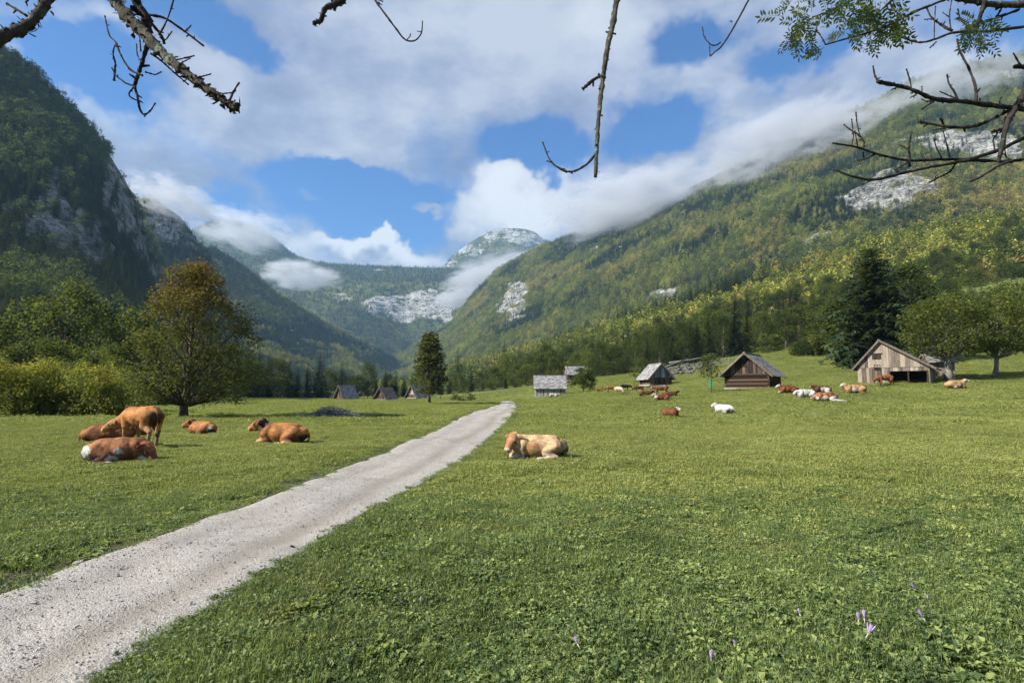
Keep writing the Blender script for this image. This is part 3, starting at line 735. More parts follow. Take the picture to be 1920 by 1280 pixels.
# the edge of the meadow, tree by tree: px of the stem, py of its foot, py of its top, distance, kind, width
EDGE = [
    (-25, 752, 590, 62, 'b', 1.1), (55, 752, 560, 66, 'b', 1.0), (118, 752, 512, 64, 'b', .75), (172, 750, 560, 72, 'b', .9), (228, 750, 570, 78, 'b', 1.), (20, 752, 640, 56, 'b', 1.),
    (90, 752, 620, 58, 'b', .9), (205, 752, 640, 62, 'b', 1.0), (262, 748, 600, 84, 'b', 1.), (300, 747, 610, 96, 's', 1.), (335, 746, 625, 110, 'b', 1.), (400, 746, 640, 120, 's', 1.1), (442, 746, 640, 130, 'b', 1.),
    (462, 745, 636, 140, 's', 1.3), (484, 745, 645, 148, 's', 1.2), (502, 745, 660, 150, 's', 1.1), (470, 745, 668, 138, 'b', 1.1), (520, 745, 672, 150, 'b', 1.2), (540, 745, 668, 155, 's', 1.2), (556, 745, 684, 155, 's', 1.1), (575, 745, 672, 158, 's', 1.1),
    (598, 745, 655, 158, 's', 1.25), (616, 745, 690, 165, 'b', 1.), (640, 744, 671, 172, 's', 1.1), (655, 744, 700, 172, 'b', 1.), (672, 744, 700, 172, 'b', 1.1), (690, 744, 674, 175, 'b', .62), (705, 744, 706, 175, 's', 1.), (722, 744, 683, 178, 's', .9),
    (728, 744, 700, 180, 'b', 1.), (742, 744, 684, 180, 's', .95), (757, 744, 702, 182, 's', .9), (772, 744, 700, 182, 's', 1.), (788, 744, 696, 180, 'b', 1.), (826, 744, 690, 178, 's', 1.2), (843, 743, 700, 176, 's', 1.), (862, 742, 702, 174, 'b', 1.1),
    (884, 740, 692, 172, 's', .9), (900, 739, 700, 170, 'b', 1.), (925, 737, 690, 166, 'b', 1.1), (948, 734, 694, 164, 's', 1.), (966, 731, 686, 162, 'b', 1.), (990, 728, 684, 160, 'b', 1.1), (1014, 725, 690, 158, 'b', 1.), (1038, 722, 672, 158, 'b', 1.),
    (1056, 719, 686, 158, 's', 1.), (1080, 716, 665, 160, 'b', 1.1), (1104, 712, 662, 156, 'b', 1.1), (1128, 712, 646, 152, 'b', 1.), (1150, 709, 650, 150, 'b', 1.1), (1172, 706, 640, 148, 'b', .8), (1192, 703, 640, 146, 'b', .9), (1215, 700, 630, 144, 's', 1.1),
    (1238, 697, 622, 142, 'b', .8), (1262, 692, 615, 140, 's', 1.1), (1285, 686, 600, 139, 'b', .8), (1308, 680, 596, 137, 's', 1.2), (1332, 676, 600, 135, 's', 1.1), (1356, 672, 590, 134, 'b', .9), (1378, 668, 585, 132, 's', 1.1), (1402, 664, 580, 131, 's', 1.2),
    (1428, 661, 588, 130, 'b', 1.), (1450, 659, 600, 128, 's', 1.1), (1474, 658, 590, 127, 'b', 1.), (1500, 657, 575, 124, 'b', 1.1), (1522, 656, 585, 122, 's', 1.2), (1545, 656, 560, 120, 'b', 1.1), (1720, 664, 540, 112, 'b', 1.1), (1755, 664, 560, 112, 's', 1.1),
    (1800, 664, 550, 110, 'b', 1.1), (1840, 664, 545, 108, 's', 1.2), (1885, 664, 540, 106, 'b', 1.1), (1925, 664, 530, 104, 'b', 1.1), (1580, 656, 565, 116, 'b', 1.1), (1970, 664, 540, 104, 'b', 1.1)]
for i, (px, fy, ty, Y, k, sx) in enumerate(EDGE):
    p = at(px, fy, Y); z = float(gz(p[0], p[1])); h = (fy - ty) / FPX * Y
    z = min(z, p[2] + .5) - .15
    side = 'behind the yellow hedge' if px < 440 else ('behind the small far huts' if px < 850 else ('along the upper edge of the sloping pasture'))
    if k == 'b': put_tree(protoB, (0, 3)[i % 2] if px < 860 else i, (p[0], p[1], z), h, B_H, 'broadleaf tree in the row ' + side, 'broadleaf trees ' + side, sx)
    else: put_tree(protoS, i, (p[0], p[1], z), h, S_H, 'dark spruce in the row ' + side, 'spruces ' + side, sx)
# the woods: the largest in the picture one by one
allc = []
for wi, w_ in enumerate(woods[:2]):
    u, v = to_px(w_['Q'].astype(float)); d = w_['Q'][:, 1]
    hpx = w_['scl'][:, 2] * 13 / d * FPX
    ok = (u > -40) & (u < 1960) & (v > 0) & (v < 760)
    w_['keep'] = np.ones(len(u), bool)
    for i in np.nonzero(ok)[0]: allc.append((hpx[i], wi, i))
allc.sort(reverse=True)
cnt = {True: 0, False: 0}
for hp, wi, i in allc:
    w_ = woods[wi]; c = bool(w_['isC'][i])
    if cnt[c] >= 225: continue
    cnt[c] += 1; w_['keep'][i] = False
    q = w_['Q'][i]; side = 'on the lower slope above the sloping pasture' if wi == 0 else 'on the steep slope beneath the grey cliffs'
    s = w_['scl'][i]
    if c: put_tree(protoS, i, q, 16 * s[2], S_H, 'dark spruce standing in the wood ' + side, 'spruces ' + side, s[0] / s[2])
    else: put_tree(protoB if wi else protoB, i if wi == 0 else (0, 3)[i % 2], q, 12 * s[2], B_H, 'broadleaf tree standing in the wood ' + side, 'broadleaf trees ' + side, s[0] / s[2])
for w_ in woods:
    k = w_.get('keep', np.ones(len(w_['Q']), bool))
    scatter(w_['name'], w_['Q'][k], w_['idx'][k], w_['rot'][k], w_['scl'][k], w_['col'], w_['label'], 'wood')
# ------------------------------------------------------------------ one continuous surface from blended limbs
def surf(prims, res, k=.03, smooth_it=1):
    """prims: (a, b, ra, rb[, k]) tapered limbs; a == b makes a ball; flat ones carry a 3x3 M and centre"""
    lo = np.min([np.minimum(np.array(p[0]) - p[2], np.array(p[1]) - p[3]) for p in prims], 0) - .06
    hi = np.max([np.maximum(np.array(p[0]) + p[2], np.array(p[1]) + p[3]) for p in prims], 0) + .06
    n = np.ceil((hi - lo) / res).astype(int) + 1
    ax = [lo[i] + np.arange(n[i]) * res for i in range(3)]
    D = np.full(n, 1.0)
    for p in prims:
        a = np.array(p[0], float); b = np.array(p[1], float); ra, rb = p[2], p[3]; kk = p[4] if len(p) > 4 and p[4] else k; fl = p[5] if len(p) > 5 else None
        m = max(ra, rb) + .14
        sl_ = [slice(max(0, int((min(a[i], b[i]) - m - lo[i]) / res)), min(n[i], int((max(a[i], b[i]) + m - lo[i]) / res) + 2)) for i in range(3)]
        X = np.stack(np.meshgrid(ax[0][sl_[0]], ax[1][sl_[1]], ax[2][sl_[2]], indexing='ij'), -1) - a
        ab = b - a; L2 = ab @ ab
        t = np.clip(X @ ab / L2, 0, 1) if L2 > 1e-9 else np.zeros(X.shape[:-1])
        Y = X - t[..., None] * ab
        if fl is not None:                     # squeeze along direction fl[0] by fl[1]
            d_ = np.array(fl[0], float); d_ /= np.linalg.norm(d_); Y = Y + (Y @ d_)[..., None] * d_ * (1 / fl[1] - 1)
        d = np.linalg.norm(Y, axis=-1) - (ra + (rb - ra) * t)
        if fl is not None: d = d * max(fl[1], .35)
        e = D[tuple(sl_)]; h = np.clip(.5 + .5 * (e - d) / kk, 0, 1)
        D[tuple(sl_)] = e * (1 - h) + d * h - kk * h * (1 - h)
    # surface nets
    s = D < 0; c = np.zeros(np.array(s.shape) - 1, int)
    for dx in (0, 1):
        for dy in (0, 1):
            for dz in (0, 1):
                c += s[dx:s.shape[0] - 1 + dx, dy:s.shape[1] - 1 + dy, dz:s.shape[2] - 1 + dz]
    act = (c > 0) & (c < 8); vid = np.full(c.shape, -1); vid[act] = np.arange(act.sum())
    I = np.argwhere(act); acc = np.zeros((len(I), 3)); num = np.zeros(len(I))
    cor = [(x, y, z) for x in (0, 1) for y in (0, 1) for z in (0, 1)]
    for i, u in enumerate(cor):
        for v in cor[i + 1:]:
            if sum(abs(u[q] - v[q]) for q in range(3)) != 1: continue
            du = D[I[:, 0] + u[0], I[:, 1] + u[1], I[:, 2] + u[2]]; dv = D[I[:, 0] + v[0], I[:, 1] + v[1], I[:, 2] + v[2]]
            x_ = (du < 0) != (dv < 0); t = np.where(x_, du / np.where(x_, du - dv, 1), 0)
            acc += np.where(x_[:, None], np.array(u) + t[:, None] * (np.array(v) - np.array(u)), 0); num += x_
    V = lo + (I + acc / num[:, None]) * res
    F = []
    for axi in range(3):
        o1, o2 = (axi + 1) % 3, (axi + 2) % 3
        A = [slice(None)] * 3; B = [slice(None)] * 3; A[axi] = slice(0, -1); B[axi] = slice(1, None)
        sa, sb = s[tuple(A)], s[tuple(B)]
        E_ = np.argwhere(sa != sb); E_ = E_[(E_[:, o1] > 0) & (E_[:, o2] > 0) & (E_[:, o1] < s.shape[o1] - 1) & (E_[:, o2] < s.shape[o2] - 1)]
        q = []
        for (j1, j2) in ((0, 0), (1, 0), (1, 1), (0, 1)):
            w_ = E_.copy(); w_[:, o1] -= 1 - j1; w_[:, o2] -= 1 - j2; q.append(vid[w_[:, 0], w_[:, 1], w_[:, 2]])
        q = np.stack(q, 1); ins = sa[E_[:, 0], E_[:, 1], E_[:, 2]]
        q[~ins] = q[~ins][:, ::-1]; F.append(q)
    F = np.concatenate(F); F = F[(F >= 0).all(1)]
    for _ in range(smooth_it):
        S_ = np.zeros_like(V); N_ = np.zeros(len(V))
        for j in range(4):
            np.add.at(S_, F[:, j], V[F[:, (j + 1) % 4]]); np.add.at(N_, F[:, j], 1)
            np.add.at(S_, F[:, (j + 1) % 4], V[F[:, j]]); np.add.at(N_, F[:, (j + 1) % 4], 1)
        V = V * .6 + .4 * S_ / np.maximum(N_, 1)[:, None]
    return V, F
# ------------------------------------------------------------------ cattle
def mat_coat():
    s = NT('cow_hide'); p = s.objc()
    c = s.attr('coat', 'Color')
    st = s.noise(s.vmath('MULTIPLY', p, (1, 1, 2.2)), 9, 5, .7, .6)
    c = s.mix(s.mr(st, .35, .65, .0, .75), c, s.vmath('SCALE', c, .4))
    c = s.mix(s.mr(s.noise(p, 60, 2), .45, .7, 0, .3), c, s.vmath('SCALE', c, 1.5))
    h = s.math('ADD', s.noise(s.vmath('MULTIPLY', p, (1, 1, .4)), 90, 3, .7), s.math('MULTIPLY', st, 1.4))
    b = s.n('ShaderNodeBsdfPrincipled', {'Base Color': c, 'Roughness': .72, 'Specular IOR Level': .25, 'Normal': s.bump(h, .5, .012)})
    s.t.links.new(b.outputs[0], s.out.inputs['Surface']); return s.m
M_coat = mat_coat()
RED = (.125, .045, .015); ORANGE = (.30, .125, .034); TAN = (.32, .19, .09); BEIGE = (.45, .30, .165); DARK = (.03, .014, .009); CREAM = (.42, .36, .26); WHITE = (.48, .47, .445); BROWN = (.08, .028, .012)

def head_prims(H, yaw, pitch, s, horns=0., ears=1.0, roll=0):
    """head at poll H looking along yaw/pitch; returns prims and landmarks"""
    f = np.array([math.cos(yaw) * math.cos(pitch), math.sin(yaw) * math.cos(pitch), math.sin(pitch)])
    side = np.array([-math.sin(yaw), math.cos(yaw), 0]); up = np.cross(f, side); up = -up if up[2] < 0 else up
    side = side * math.cos(roll) + up * math.sin(roll); up = np.cross(f, side); up = -up if up[2] < 0 else up
    H = np.array(H, float); P = []
    P.append((H - f * .02 * s, H + f * .10 * s, .105 * s, .108 * s, .03))
    P.append((H + f * .04 * s, H + f * .25 * s, .098 * s, .070 * s, .03))
    P.append((H + f * .24 * s - up * .012 * s, H + f * .285 * s - up * .018 * s, .072 * s, .066 * s, .02))
    for sg in (-1, 1): P.append((H + f * .27 * s + side * sg * .03 * s - up * .015 * s, H + f * .285 * s + side * sg * .03 * s - up * .02 * s, .052 * s, .05 * s, .02))
    P.append((H + f * .0 * s - up * .075 * s, H + f * .2 * s - up * .06 * s, .085 * s, .055 * s, .03))          # jaw
    for sg in (-1, 1):
        P.append((H + f * .1 * s + side * sg * .075 * s + up * .035 * s, H + f * .13 * s + side * sg * .075 * s + up * .03 * s, .03 * s, .028 * s, .015))   # brow
        e0 = H - f * .01 * s + side * sg * .085 * s + up * .015 * s; e1 = e0 + side * sg * .13 * s - up * .035 * s - f * .03 * s
        if ears: P.append((e0, e1, .022 * s, .014 * s, .012)); P.append((e0 + (e1 - e0) * .3, e0 + (e1 - e0) * .8, .062 * s, .045 * s, .01, (f * .8 + up * .5, .34)))
        if horns: P.append((H + side * sg * .06 * s + up * .06 * s, H + side * sg * .12 * s + up * (.06 + horns) * s, .022 * s, .012 * s, .01))
    lm = dict(muzzle=H + f * .32 * s - up * .02 * s, eyes=[H + f * .125 * s + side * sg * .098 * s + up * .012 * s for sg in (-1, 1)], face=H + f * .22 * s + up * .03 * s, poll=H, f=f, side=side, up=up,
              ears=[H + side * sg * .15 * s + f * .02 * s for sg in (-1, 1)], horns=[H + side * sg * .11 * s + up * (.09 + horns) * s for sg in (-1, 1)] if horns else [], s=s)
    return P, lm

def cow_lying(adult=False, neck=(.0, .0), head=(0.2, -.35), headh=.0, legs='tuck', hind=(1, 1), curl=0., hs=1.0, stretch=0, horns=0., lean=1, fat=1.0):
    """resting cow facing +x; neck (sideways, up) shift; lean = side the rump rolls to (+1 left, -1 right)"""
    a = 1.5 if adult else 1.0; Lb = a * 1.0; w_ = a * fat
    y0 = curl
    def B(x):                # spine bends sideways by curl
        return y0 * (x ** 2) * (1 if x > 0 else -1)
    P = []
    def c(x0, z0, x1, z1, r0, r1, k=.07, yo=0.): P.append(((x0 * a, B(x0) * a + yo * a, z0 * a), (x1 * a, B(x1) * a + yo * a, z1 * a), r0 * w_, r1 * w_, k))
    c(.34, .30, .05, .29, .205, .265); c(.05, .29, -.3, .285, .265, .25); c(-.3, .285, -.55, .27, .24, .185)
    c(.42, .33, .30, .42, .16, .15); c(.3, .47, -.1, .475, .07, .07, .06); c(-.1, .475, -.45, .47, .07, .075, .06)
    c(.46, .24, .36, .22, .15, .15)                                   # brisket
    for sg in (-1, 1):
        P.append(((-.38 * a, (B(-.38) + .12 * sg) * a, .44 * a), (-.44 * a, (B(-.44) + .12 * sg) * a, .42 * a), .07 * a, .07 * a, .06))    # hip bones
        P.append(((.3 * a, (B(.3) + .15 * sg) * a, .4 * a), (.4 * a, (B(.4) + .16 * sg) * a, .24 * a), .1 * a, .1 * a, .06))                # shoulder
        out = .24 if sg == lean else .17
        hk = hind[0] if sg == lean else hind[1]
        by = B(-.42)
        P.append(((-.46 * a, (by + out * .7 * sg) * a, .3 * a), (-.26 * a, (by + (out + .02) * sg) * a, .17 * a), .16 * a, .125 * a, .05))     # thigh to stifle
        st = np.array((-.2 * a, (by + (out + .04) * sg) * a, .14 * a)); hkp = np.array((-.46 * a, (by + (out + .12) * sg) * a, .065 * a))
        if sg == lean or hk > 1:
            P.append((st, hkp, .085 * a, .05 * a, .03))
            ft = hkp + np.array((.30 * a * min(hk, 1.25), .05 * sg * a, -.02 * a)); P.append((hkp, ft, .045 * a, .034 * a, .015)); P.append((ft, ft + (.07 * a, 0, -.005), .04 * a, .036 * a, .012))
        # fore legs
        el = np.array((.34 * a, (B(.34) + .17 * sg) * a, .15 * a)); kn = np.array((.60 * a, (B(.6) + (.13 if legs == 'tuck' else .17) * sg) * a, .075 * a))
        P.append((el, kn, .085 * a, .055 * a, .04))
        if legs == 'tuck' or (legs == 'half' and sg == lean):
            ft = kn + np.array((-.24 * a, .035 * sg * a, -.028 * a)); P.append((kn, ft, .048 * a, .034 * a, .015)); P.append((ft, ft + (-.05 * a, 0, 0), .038 * a, .032 * a, .01))
        else:
            ft = kn + np.array((.22 * a, .0, -.03 * a)); P.append((kn, ft, .048 * a, .034 * a, .015)); P.append((ft, ft + (.06 * a, 0, 0), .04 * a, .036 * a, .01))
    # tail round the rump
    ty = lean * -1
    pts = [(-.7, .38), (-.76, .24), (-.72, .1), (-.58, .05), (-.42, .045)]; ys = [0, .03, .1, .19, .27]
    pts = [np.array((x * a, (B(-.6) + y * ty) * a, z * a)) for (x, z), y in zip(pts, ys)]
    P.append(((-.58 * a, B(-.58) * a, .40 * a), pts[0], .06 * a, .035 * a, .03))
    for i in range(4): P.append((pts[i], pts[i + 1], .026 * a, (.024 if i < 3 else .04) * a, .012))
    # neck and head
    nb = np.array((.42 * a, B(.42) * a, .36 * a)); nh = np.array(((.60 - abs(neck[0]) * .45) * a, (B(.6) + neck[0]) * a, (.54 + neck[1]) * a))
    P.append((nb, nh, .18 * a, .105 * a, .06)); P.append((nb - (0, 0, .08 * a), nh - (0, 0, .07 * a), .17 * a, .085 * a, .07)); P.append((nb + (.04 * a, 0, -.18 * a), nh - (.02 * a, 0, .14 * a), .09 * a, .045 * a, .06))
    hp, lm = head_prims(nh + (0, 0, .02 * a), head[0], head[1], (1.2 if not adult else 1.4) * hs, horns); P += hp
    if stretch:
        s0 = np.array((-.4 * a, (B(-.4) + .25 * lean) * a, .1 * a)); P.append((s0, s0 + (-.35 * a, .25 * lean * a, -.04 * a), .08 * a, .045 * a, .03)); P.append((s0 + (-.35 * a, .25 * lean * a, -.04 * a), s0 + (-.75 * a, .3 * lean * a, -.06 * a), .045 * a, .035 * a, .02))
    lm['a'] = a; lm['pose'] = 'lying'; return P, lm

def cow_standing(adult=False, graze=1.0, head=(0., -.9), neckyaw=0., horns=0., step=.06, hs=1.0):
    a = 1.3 if adult else 1.0; P = []
    def c(x0, y0, z0, x1, y1, z1, r0, r1, k=.07): P.append(((x0 * a, y0 * a, z0 * a), (x1 * a, y1 * a, z1 * a), r0 * a, r1 * a, k))
    c(.40, 0, .80, .05, 0, .78, .215, .235); c(.05, 0, .78, -.35, 0, .82, .235, .215); c(-.35, 0, .82, -.56, 0, .84, .2, .165)
    c(.42, 0, .92, .0, 0, .95, .09, .075, .06); c(0, 0, .95, -.5, 0, .98, .075, .08, .06); c(.5, 0, .74, .42, 0, .66, .15, .13)
    c(-.05, 0, .66, -.3, 0, .66, .13, .10, .08)
    for sg in (-1, 1):
        st = step * sg
        c(-.45, .12 * sg, .97, -.5, .12 * sg, .93, .07, .07, .05)
        c(-.52, .11 * sg, .78, -.44, .14 * sg, .58, .165, .115, .06)          # thigh
        hx = -.60 - st; c(-.44, .14 * sg, .58, hx, .13 * sg, .44, .105, .058, .04)   # gaskin to hock
        c(hx, .13 * sg, .44, hx + .04, .13 * sg, .13, .05, .037, .015); c(hx + .04, .13 * sg, .13, hx + .07, .13 * sg, .035, .04, .05, .012)
        c(.42, .14 * sg, .80, .40, .15 * sg, .56, .13, .09, .06)                # shoulder
        fx = .41 + st; c(.40, .15 * sg, .56, fx, .13 * sg, .33, .075, .055, .03)
        c(fx, .13 * sg, .33, fx - .005, .13 * sg, .11, .045, .034, .015); c(fx - .005, .13 * sg, .11, fx + .03, .13 * sg, .035, .038, .048, .012)
    c(-.66, 0, .95, -.73, .0, .90, .045, .03, .03); c(-.73, 0, .90, -.77, .02, .6, .024, .02, .01); c(-.77, .02, .6, -.77, .03, .4, .022, .035, .01)
    nb = np.array((.48 * a, 0, .84 * a)); L = .42 * a
    el = (1 - graze) * .75 - graze * .55
    nh = nb + L * np.array((math.cos(neckyaw) * math.cos(el), math.sin(neckyaw) * math.cos(el), math.sin(el)))
    P.append((nb, nh, .185 * a, .11 * a, .06)); P.append((nb - (0, 0, .1 * a), nh - (.02, 0, .07 * a), .17 * a, .085 * a, .06))
    hp, lm = head_prims(nh, head[0], head[1], 1.12 * a * hs, horns); P += hp; lm['a'] = a; lm['pose'] = 'standing'; return P, lm

def paint(V, lm, base, white=(), seed=0, face=None, dark=(), belly=None, legs=None, muzzle=(.55, .38, .3), poll=None, res_noise=5.0, neckdark=None):
    """base colour with light and dark fields of hair, some of them painted shade; fields are balls in body space with ragged edges"""
    a = lm['a']; n = len(V); col = np.tile(np.array(base, float), (n, 1))
    nz = fbm(V * res_noise + seed * 3.1, 4, seed) - .5; n2 = fbm(V * 14 + seed, 3, seed + 4) - .5
    col *= (1 + nz * 1.7)[:, None]; col[:, 1:] *= (1 - n2 * .5)[:, None]
    top = sstep(.25, .55, V[:, 2] / (a * (.6 if lm['pose'] == 'lying' else 1.0))); col *= (.62 + .55 * top)[:, None]; lo_ = sstep(.35, .1, V[:, 2] / (a * (.6 if lm['pose'] == 'lying' else 1.0))); col *= (1 - .35 * lo_ * (nz + .6))[:, None]  # backs lighter, undersides darker: light from above put into the coat
    def blend(m, c_): col[:] = col * (1 - m[:, None]) + np.array(c_, float) * m[:, None]
    if belly is not None:
        lim = .13 if lm['pose'] == 'lying' else .62
        blend(sstep(lim + .06, lim - .04, V[:, 2] / a + nz * .12) * (V[:, 0] > -.9 * a), belly)
    if neckdark is not None:
        d = np.linalg.norm(V - (lm['poll'] * .6 + np.array((.45 * a, 0, .45 * a)) * .4), axis=1); blend(sstep(.30 * a, .16 * a, d + nz * .15), neckdark)
    for (x, y, z, r) in white:
        d = np.linalg.norm((V - np.array((x * a, y * a, z * a))), axis=1) + nz * .28 * a; blend(sstep(r * a + .02, r * a - .02, d), WHITE)
    for (x, y, z, r, c_) in dark:
        d = np.linalg.norm((V - np.array((x * a, y * a, z * a))), axis=1) + nz * .25 * a; blend(sstep(r * a + .03, r * a - .03, d), c_)
    s = lm['s']
    if poll is not None: blend(sstep(.15 * s, .1 * s, np.linalg.norm(V - (lm['poll'] + lm['f'] * .05 * s), axis=1)), poll)
    if face is not None:
        for t in (.0, .12, .24, .36):
            blend(sstep(.125 * s, .10 * s, np.linalg.norm(V - (lm['poll'] + lm['f'] * t * s), axis=1) + n2 * .04), face)
    if legs is not None: blend(sstep(.34, .26, V[:, 2] / a + nz * .1) if lm['pose'] == 'standing' else sstep(.085, .06, V[:, 2] / a + nz * .04), legs)
    blend(sstep(.085 * s, .06 * s, np.linalg.norm(V - lm['muzzle'], axis=1)), muzzle)
    for sg in (-1, 1): blend(sstep(.022 * s, .012 * s, np.linalg.norm(V - (lm['muzzle'] + lm['side'] * sg * .035 * s + lm['up'] * .02 * s + lm['f'] * .02 * s), axis=1)), (.02, .015, .012))
    for e in lm['eyes']: blend(sstep(.034 * s, .016 * s, np.linalg.norm(V - e, axis=1)), (.012, .01, .009))
    for e in lm['ears']: blend(sstep(.07 * s, .03 * s, np.linalg.norm(V - (e + lm['f'] * .03 * s), axis=1)), (.25, .14, .09) if face is None else (.5, .32, .2))
    for e in lm['horns']: blend(sstep(.07 * s, .05 * s, np.linalg.norm(V - e, axis=1)), (.4, .35, .26))
    if lm['pose'] == 'standing': blend(sstep(.055 * a, .045 * a, V[:, 2]), (.04, .035, .03))
    return np.clip(col, 0, 1)

_cows = []
def cow(pose, px, py, head_az, label, cat='cow', group=None, size=1.0, Y=None, res=None, mirror=False, name='cow', sink=.0, **coat):
    """px, py: where the middle of the body meets the ground; head_az: heading in degrees, 0 = to the right of the view, 90 = away"""
    P, lm = pose
    gp = ground_hit(px, py); d = gp[1]
    res = res or float(np.clip(d / 569 * .62, .014, .05))
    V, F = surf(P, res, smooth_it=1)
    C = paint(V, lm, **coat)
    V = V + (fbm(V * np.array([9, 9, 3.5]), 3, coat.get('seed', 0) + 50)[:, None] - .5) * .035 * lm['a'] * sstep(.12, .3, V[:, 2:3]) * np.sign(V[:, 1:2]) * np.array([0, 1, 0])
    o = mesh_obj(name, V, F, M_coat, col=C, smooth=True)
    o.location = (gp[0], gp[1], gp[2] - .015 - sink); o.scale = (size, size * (-1 if mirror else 1), size); o.rotation_euler = (0, 0, R(head_az))
    if mirror: o.data.flip_normals()
    tag(o, label, cat, group); _cows.append(o); return o

# the calf beside the track: chin on its folded forelegs, looking at the viewer
cow(cow_lying(neck=(.12, -.05), head=(.95, -.78), hind=(1.25, 1), lean=1, hs=1.0, fat=1.0, curl=.04), 1006, 858, 180, 'beige calf lying by the end of the track with its head turned to the viewer', 'calf', name='calf', size=.94,
    base=BEIGE, belly=(.5, .38, .28), dark=[(-.66, .1, .1, .12, (.05, .035, .03)), (.1, .22, .3, .2, (.42, .24, .11)), (.68, .1, .52, .2, (.34, .15, .06))], legs=(.55, .47, .4), face=(.36, .18, .08), muzzle=(.6, .47, .4), seed=2)
G1 = None
cow(cow_lying(neck=(.0, .0), head=(0., -.42), lean=1, hind=(1.1, 1), fat=1.0), 528, 831, 172, 'reddish calf with dark neck and head held up, lying alone on the grass', 'calf', name='calf', size=1.12,
    base=ORANGE, belly=(.5, .27, .12), neckdark=(.045, .02, .013), dark=[(-.68, .1, .15, .13, (.04, .02, .015)), (-.4, .28, .1, .14, (.2, .07, .03))], legs=(.5, .34, .2), seed=3)
cow(cow_lying(neck=(.05, -.05), head=(.35, -.4), lean=1, hind=(1.2, 1), curl=.1), 378, 816, 150, 'small orange calf lying at the foot of the big autumn tree', 'calf', name='calf', size=.95,
    base=ORANGE, neckdark=(.2, .06, .02), dark=[(-.62, 0, .15, .13, (.04, .025, .02))], white=[(-.62, .1, .3, .08)], legs=(.55, .42, .3), seed=5)
cow(cow_standing(graze=1.0, head=(.75, -.5), neckyaw=.55, step=.07), 262, 839, 150, 'standing orange calf bending to lick the one lying before it', 'calf', name='calf', size=1.06,
    base=ORANGE, belly=(.42, .2, .08), dark=[(-.62, 0, .7, .17, (.06, .03, .018)), (-.58, -.1, .3, .16, (.12, .07, .04)), (.95, .1, .5, .2, (.22, .08, .03))], legs=(.28, .17, .1), seed=6)  # dark fields on rump and hind leg are shade painted into the coat
cow(cow_lying(neck=(.0, -.1), head=(.6, -.5), lean=1, curl=.05), 206, 830, 20, 'brown calf resting almost hidden behind the white-rumped one', 'calf', name='calf', size=1.0,
    base=(.2, .075, .022), legs=(.3, .14, .06), seed=8)
cow(cow_lying(neck=(-.12, -.2), head=(-.5, -.95), lean=-1, hind=(1.0, 1), curl=-.1, fat=1.1), 225, 866, 24, 'rusty calf with a white rump curled up beneath the standing calf', 'calf', name='calf', size=.93,
    base=(.26, .105, .04), white=[(-.66, -.12, .3, .17), (-.68, -.2, .1, .19), (-.6, -.25, .3, .12), (-.1, -.34, .08, .16), (-.02, -.30, .3, .11), (.5, -.25, .03, .12)], dark=[(-.45, -.38, .06, .17, (.06, .025, .018)), (.45, -.1, .4, .16, (.2, .06, .025))], legs=(.25, .1, .05), seed=9)

GM = 'cattle of the herd beside the grey gabled hut'
cow(cow_lying(adult=True, head=(.3, -.3), lean=-1), 1258, 781, -68, 'brown cow with a white face lying alone below the herd', size=.62, base=RED, face=WHITE, white=[(.4, 0, .1, .12)], seed=11)
cow(cow_lying(adult=True, head=(.5, -.5), lean=1, neck=(.1, 0)), 1357, 774, 122, 'white cow with a dark muzzle lying apart from the others', size=.68, base=WHITE, muzzle=(.05, .04, .04), poll=None, seed=12)
cow(cow_standing(adult=True, graze=1.0, head=(0, -.9)), 1124, 737, -70, 'small brown cow grazing nearest the round bush', group=None, size=.68, base=RED, seed=13)
cow(cow_standing(adult=True, graze=.9, head=(0, -.9)), 1146, 736, 170, 'brown cow standing half hidden by the cream one', size=.8, base=(.2, .08, .025), seed=14)
cow(cow_standing(adult=True, graze=.9, head=(.1, -1.0)), 1160, 740, -68, 'cream cow grazing on its feet in the middle of the herd', size=.88, base=CREAM, seed=15)
cow(cow_standing(adult=True, graze=.6, head=(0, -.7)), 1172, 733, 10, 'dark brown cow standing behind the cream one', size=.76, base=DARK, seed=16)
cow(cow_standing(adult=True, graze=.9, head=(0, -.9)), 1198, 736, 175, 'chestnut cow with pale legs grazing before the gabled hut', size=.74, base=BROWN, legs=(.4, .3, .22), white=[(.8, 0, .5, .1)], seed=17)
cow(cow_standing(adult=True, graze=.5, head=(0, -.8)), 1240, 741, 160, 'brown cow with a white back standing beneath the gabled hut', size=.72, base=RED, white=[(0, 0, 1.05, .14), (-.3, 0, 1.05, .14), (.3, 0, 1.03, .12), (.9, 0, .8, .15)], seed=18)
cow(cow_lying(adult=True, head=(.2, -.3), lean=1), 1212, 743, 5, 'dark chestnut cow lying at the edge of the herd', size=.66, base=BROWN, white=[(-.65, 0, .2, .1)], seed=19)
cow(cow_lying(adult=True, head=(.3, -.1), lean=-1), 1257, 744, -10, 'dark red cow lying with its head up behind the white-headed one', size=.62, base=BROWN, seed=20)
cow(cow_lying(adult=True, head=(.2, -.3), lean=1), 1241, 751, 178, 'brown cow with a white head and white rump lying in front of the herd', size=.66, base=RED, face=WHITE, white=[(.55, 0, .4, .2), (-.6, .2, .15, .18)], seed=21)
cow(cow_lying(adult=True, head=(.4, -.6), lean=1), 1036, 745, 200, 'pale cow lying against the stone base of the long-roofed hut', size=.85, base=CREAM, white=[(0, 0, .3, .4)], dark=[(.7, 0, .5, .15, BROWN)], seed=22)

